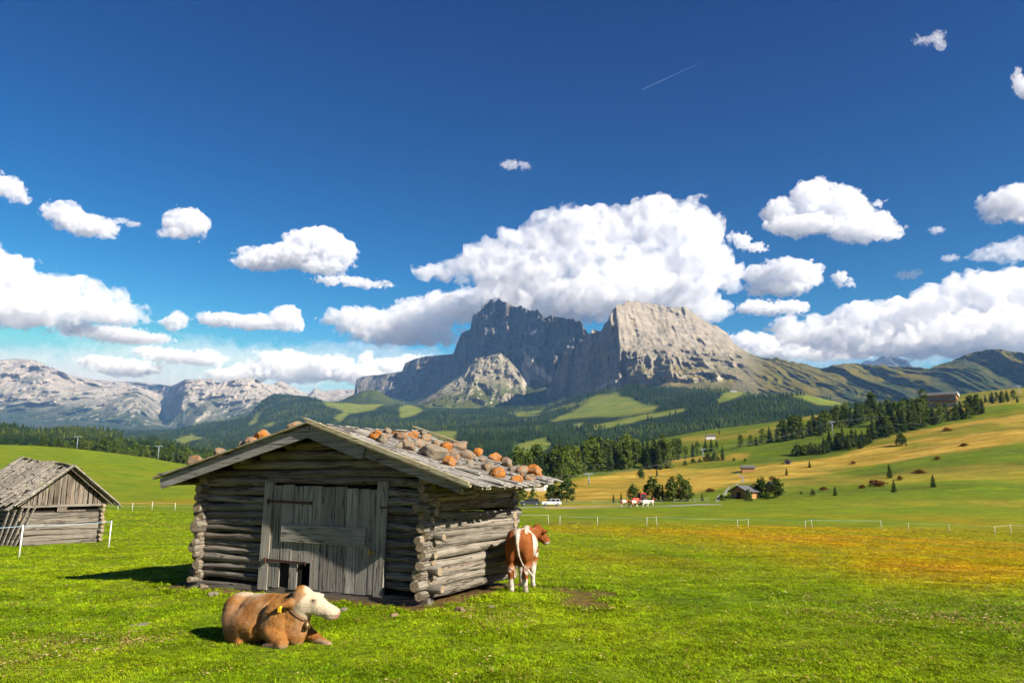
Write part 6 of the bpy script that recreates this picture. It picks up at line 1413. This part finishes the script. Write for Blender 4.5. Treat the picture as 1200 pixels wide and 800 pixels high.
SRC = [(blades(1, 16, .048, .07, .0045, 1.0), M_BLADE), (blades(2, 11, .066, .06, .0042, 1.1), M_BLADE), (blades(3, 18, .036, .085, .005, 1.0), M_BLADE), (leaves(4, 16, .014, .06, .03), M_CLOVER), (leaves(5, 11, .018, .06, .03), M_CLOVER), (leaves(6, 5, .021, .06, .05), M_WEED), (blades(7, 6, .09, .06, .003, .7), M_WEED)]
for k, ((V, Q), mt) in enumerate(SRC):
    o = bpy.data.objects.new('herb_%d' % k, mesh_from('herb_%d' % k, V, Q, False)); o.data.materials.append(mt); src.objects.link(o)
rg = np.random.default_rng(77)
def scatter(y0, y1, dens):
    n = int(.70 * (y1 ** 2 - y0 ** 2) * dens); y = np.sqrt(rg.random(n) * (y1 ** 2 - y0 ** 2) + y0 ** 2); x = (rg.random(n) * 2 - 1) * y * .70; return x, y
xs, ys = zip(*[scatter(6.8, 11, 640), scatter(11, 16, 400), scatter(16, 24, 180), scatter(24, 38, 75), scatter(38, 60, 22), scatter(60, 100, 7)])
X = np.concatenate(xs); Y = np.concatenate(ys)
e = barn_earth(X, Y); dx = (X - BM.x) * E1.x + (Y - BM.y) * E1.y; dy = (X - BM.x) * E2.x + (Y - BM.y) * E2.y
cx, cy_ = X - cl.location.x, Y - cl.location.y; ca, sa = math.cos(COWR), math.sin(COWR); lx, ly = cx * ca + cy_ * sa, -cx * sa + cy_ * ca
clump = fbm(np.stack([X, Y, 0 * X], -1) / .7, 3, 91)
keep = ~((np.abs(dx) < 3.05) & (dy > -.02) & (dy < 4.2)) & (rg.random(len(X)) > e * .93) & ~((np.abs(lx) < .8) & (np.abs(ly) < .28)) & (rg.random(len(X)) < .72 + .5 * clump)
X, Y, clump, e = X[keep], Y[keep], clump[keep], e[keep]; Z = ground_z(X, Y)
gp = project(np.stack([X, Y, Z], -1))
def sample_attr(A):
    """value of a ground zone at the scattered points"""
    l = np.interp(Y, rows, np.arange(len(rows))); u = (X / (Y + 40) - us[0]) / (us[1] - us[0]); i = np.clip(l.round().astype(int), 0, A.shape[0] - 1); j = np.clip(u.round().astype(int), 0, A.shape[1] - 1); return A[i, j]
go, oo = sample_attr(gold * front), sample_attr(orange * front)
n = len(X); weedy = smooth(.05, .5, fbm(np.stack([X, Y, 0 * X], -1) / 3.2, 3, 95) + .25 * smooth(2, 6, X) - .1) * smooth(20, 12, Y)
r = rg.random(n); kind = rg.integers(0, 3, n); kind = np.where(r < .15, 3 + rg.integers(0, 2, n), kind); kind = np.where(rg.random(n) < weedy * .30 + .035, 5 + (rg.random(n) < .22), kind)
kind = np.where((oo + go > .5) & (kind > 2), rg.integers(0, 3, n), kind)
me = mesh_from('pasture_grass', np.stack([X, Y, Z - .005], 1), [], False)
attr(me, 'gold', go); attr(me, 'orange', oo); attr(me, 'size', (rg.uniform(.65, 1.25, n) + .25 * clump) * np.interp(Y, [8, 20, 60, 100], [.78, 1.0, 1.6, 2.5]) * (1 + .9 * smooth(.02, .2, e) * smooth(.8, .4, e))); attr(me, 'turn', rg.random(n) * 6.283)
a = me.attributes.new('kind', 'INT', 'POINT'); a.data.foreach_set('value', kind.astype(np.int32))
GO = tag(link('pasture_grass', me), kind='stuff')
ng = bpy.data.node_groups.new('scatter_herbs', 'GeometryNodeTree'); ng.interface.new_socket('Geometry', in_out='INPUT', socket_type='NodeSocketGeometry'); ng.interface.new_socket('Geometry', in_out='OUTPUT', socket_type='NodeSocketGeometry')
gi = ng.nodes.new('NodeGroupInput'); gout = ng.nodes.new('NodeGroupOutput'); mp = ng.nodes.new('GeometryNodeMeshToPoints'); ip = ng.nodes.new('GeometryNodeInstanceOnPoints'); ci = ng.nodes.new('GeometryNodeCollectionInfo')
ci.inputs['Collection'].default_value = src; ci.inputs['Separate Children'].default_value = True; ci.inputs['Reset Children'].default_value = True
def named(nm, ty):
    nd = ng.nodes.new('GeometryNodeInputNamedAttribute'); nd.data_type = ty; nd.inputs[0].default_value = nm; return nd.outputs[0]
ng.links.new(gi.outputs[0], mp.inputs[0]); ng.links.new(mp.outputs[0], ip.inputs['Points']); ng.links.new(ci.outputs[0], ip.inputs['Instance']); ip.inputs['Pick Instance'].default_value = True
ng.links.new(named('kind', 'INT'), ip.inputs['Instance Index']); cx_ = ng.nodes.new('ShaderNodeCombineXYZ'); ng.links.new(named('turn', 'FLOAT'), cx_.inputs[2]); e2r = ng.nodes.new('FunctionNodeEulerToRotation'); ng.links.new(cx_.outputs[0], e2r.inputs[0]); ng.links.new(e2r.outputs[0], ip.inputs['Rotation']); ng.links.new(named('size', 'FLOAT'), ip.inputs['Scale']); ng.links.new(ip.outputs[0], gout.inputs[0])
md = GO.modifiers.new('scatter', 'NODES'); md.node_group = ng
# bare soil reaches the ground sheet too
ev = np.maximum(earth * front, np.where((gy > 8) & (gy < 40), barn_earth(gx, gy), 0)); gm.attributes['earth'].data.foreach_set('value', ev.astype(np.float32).ravel())
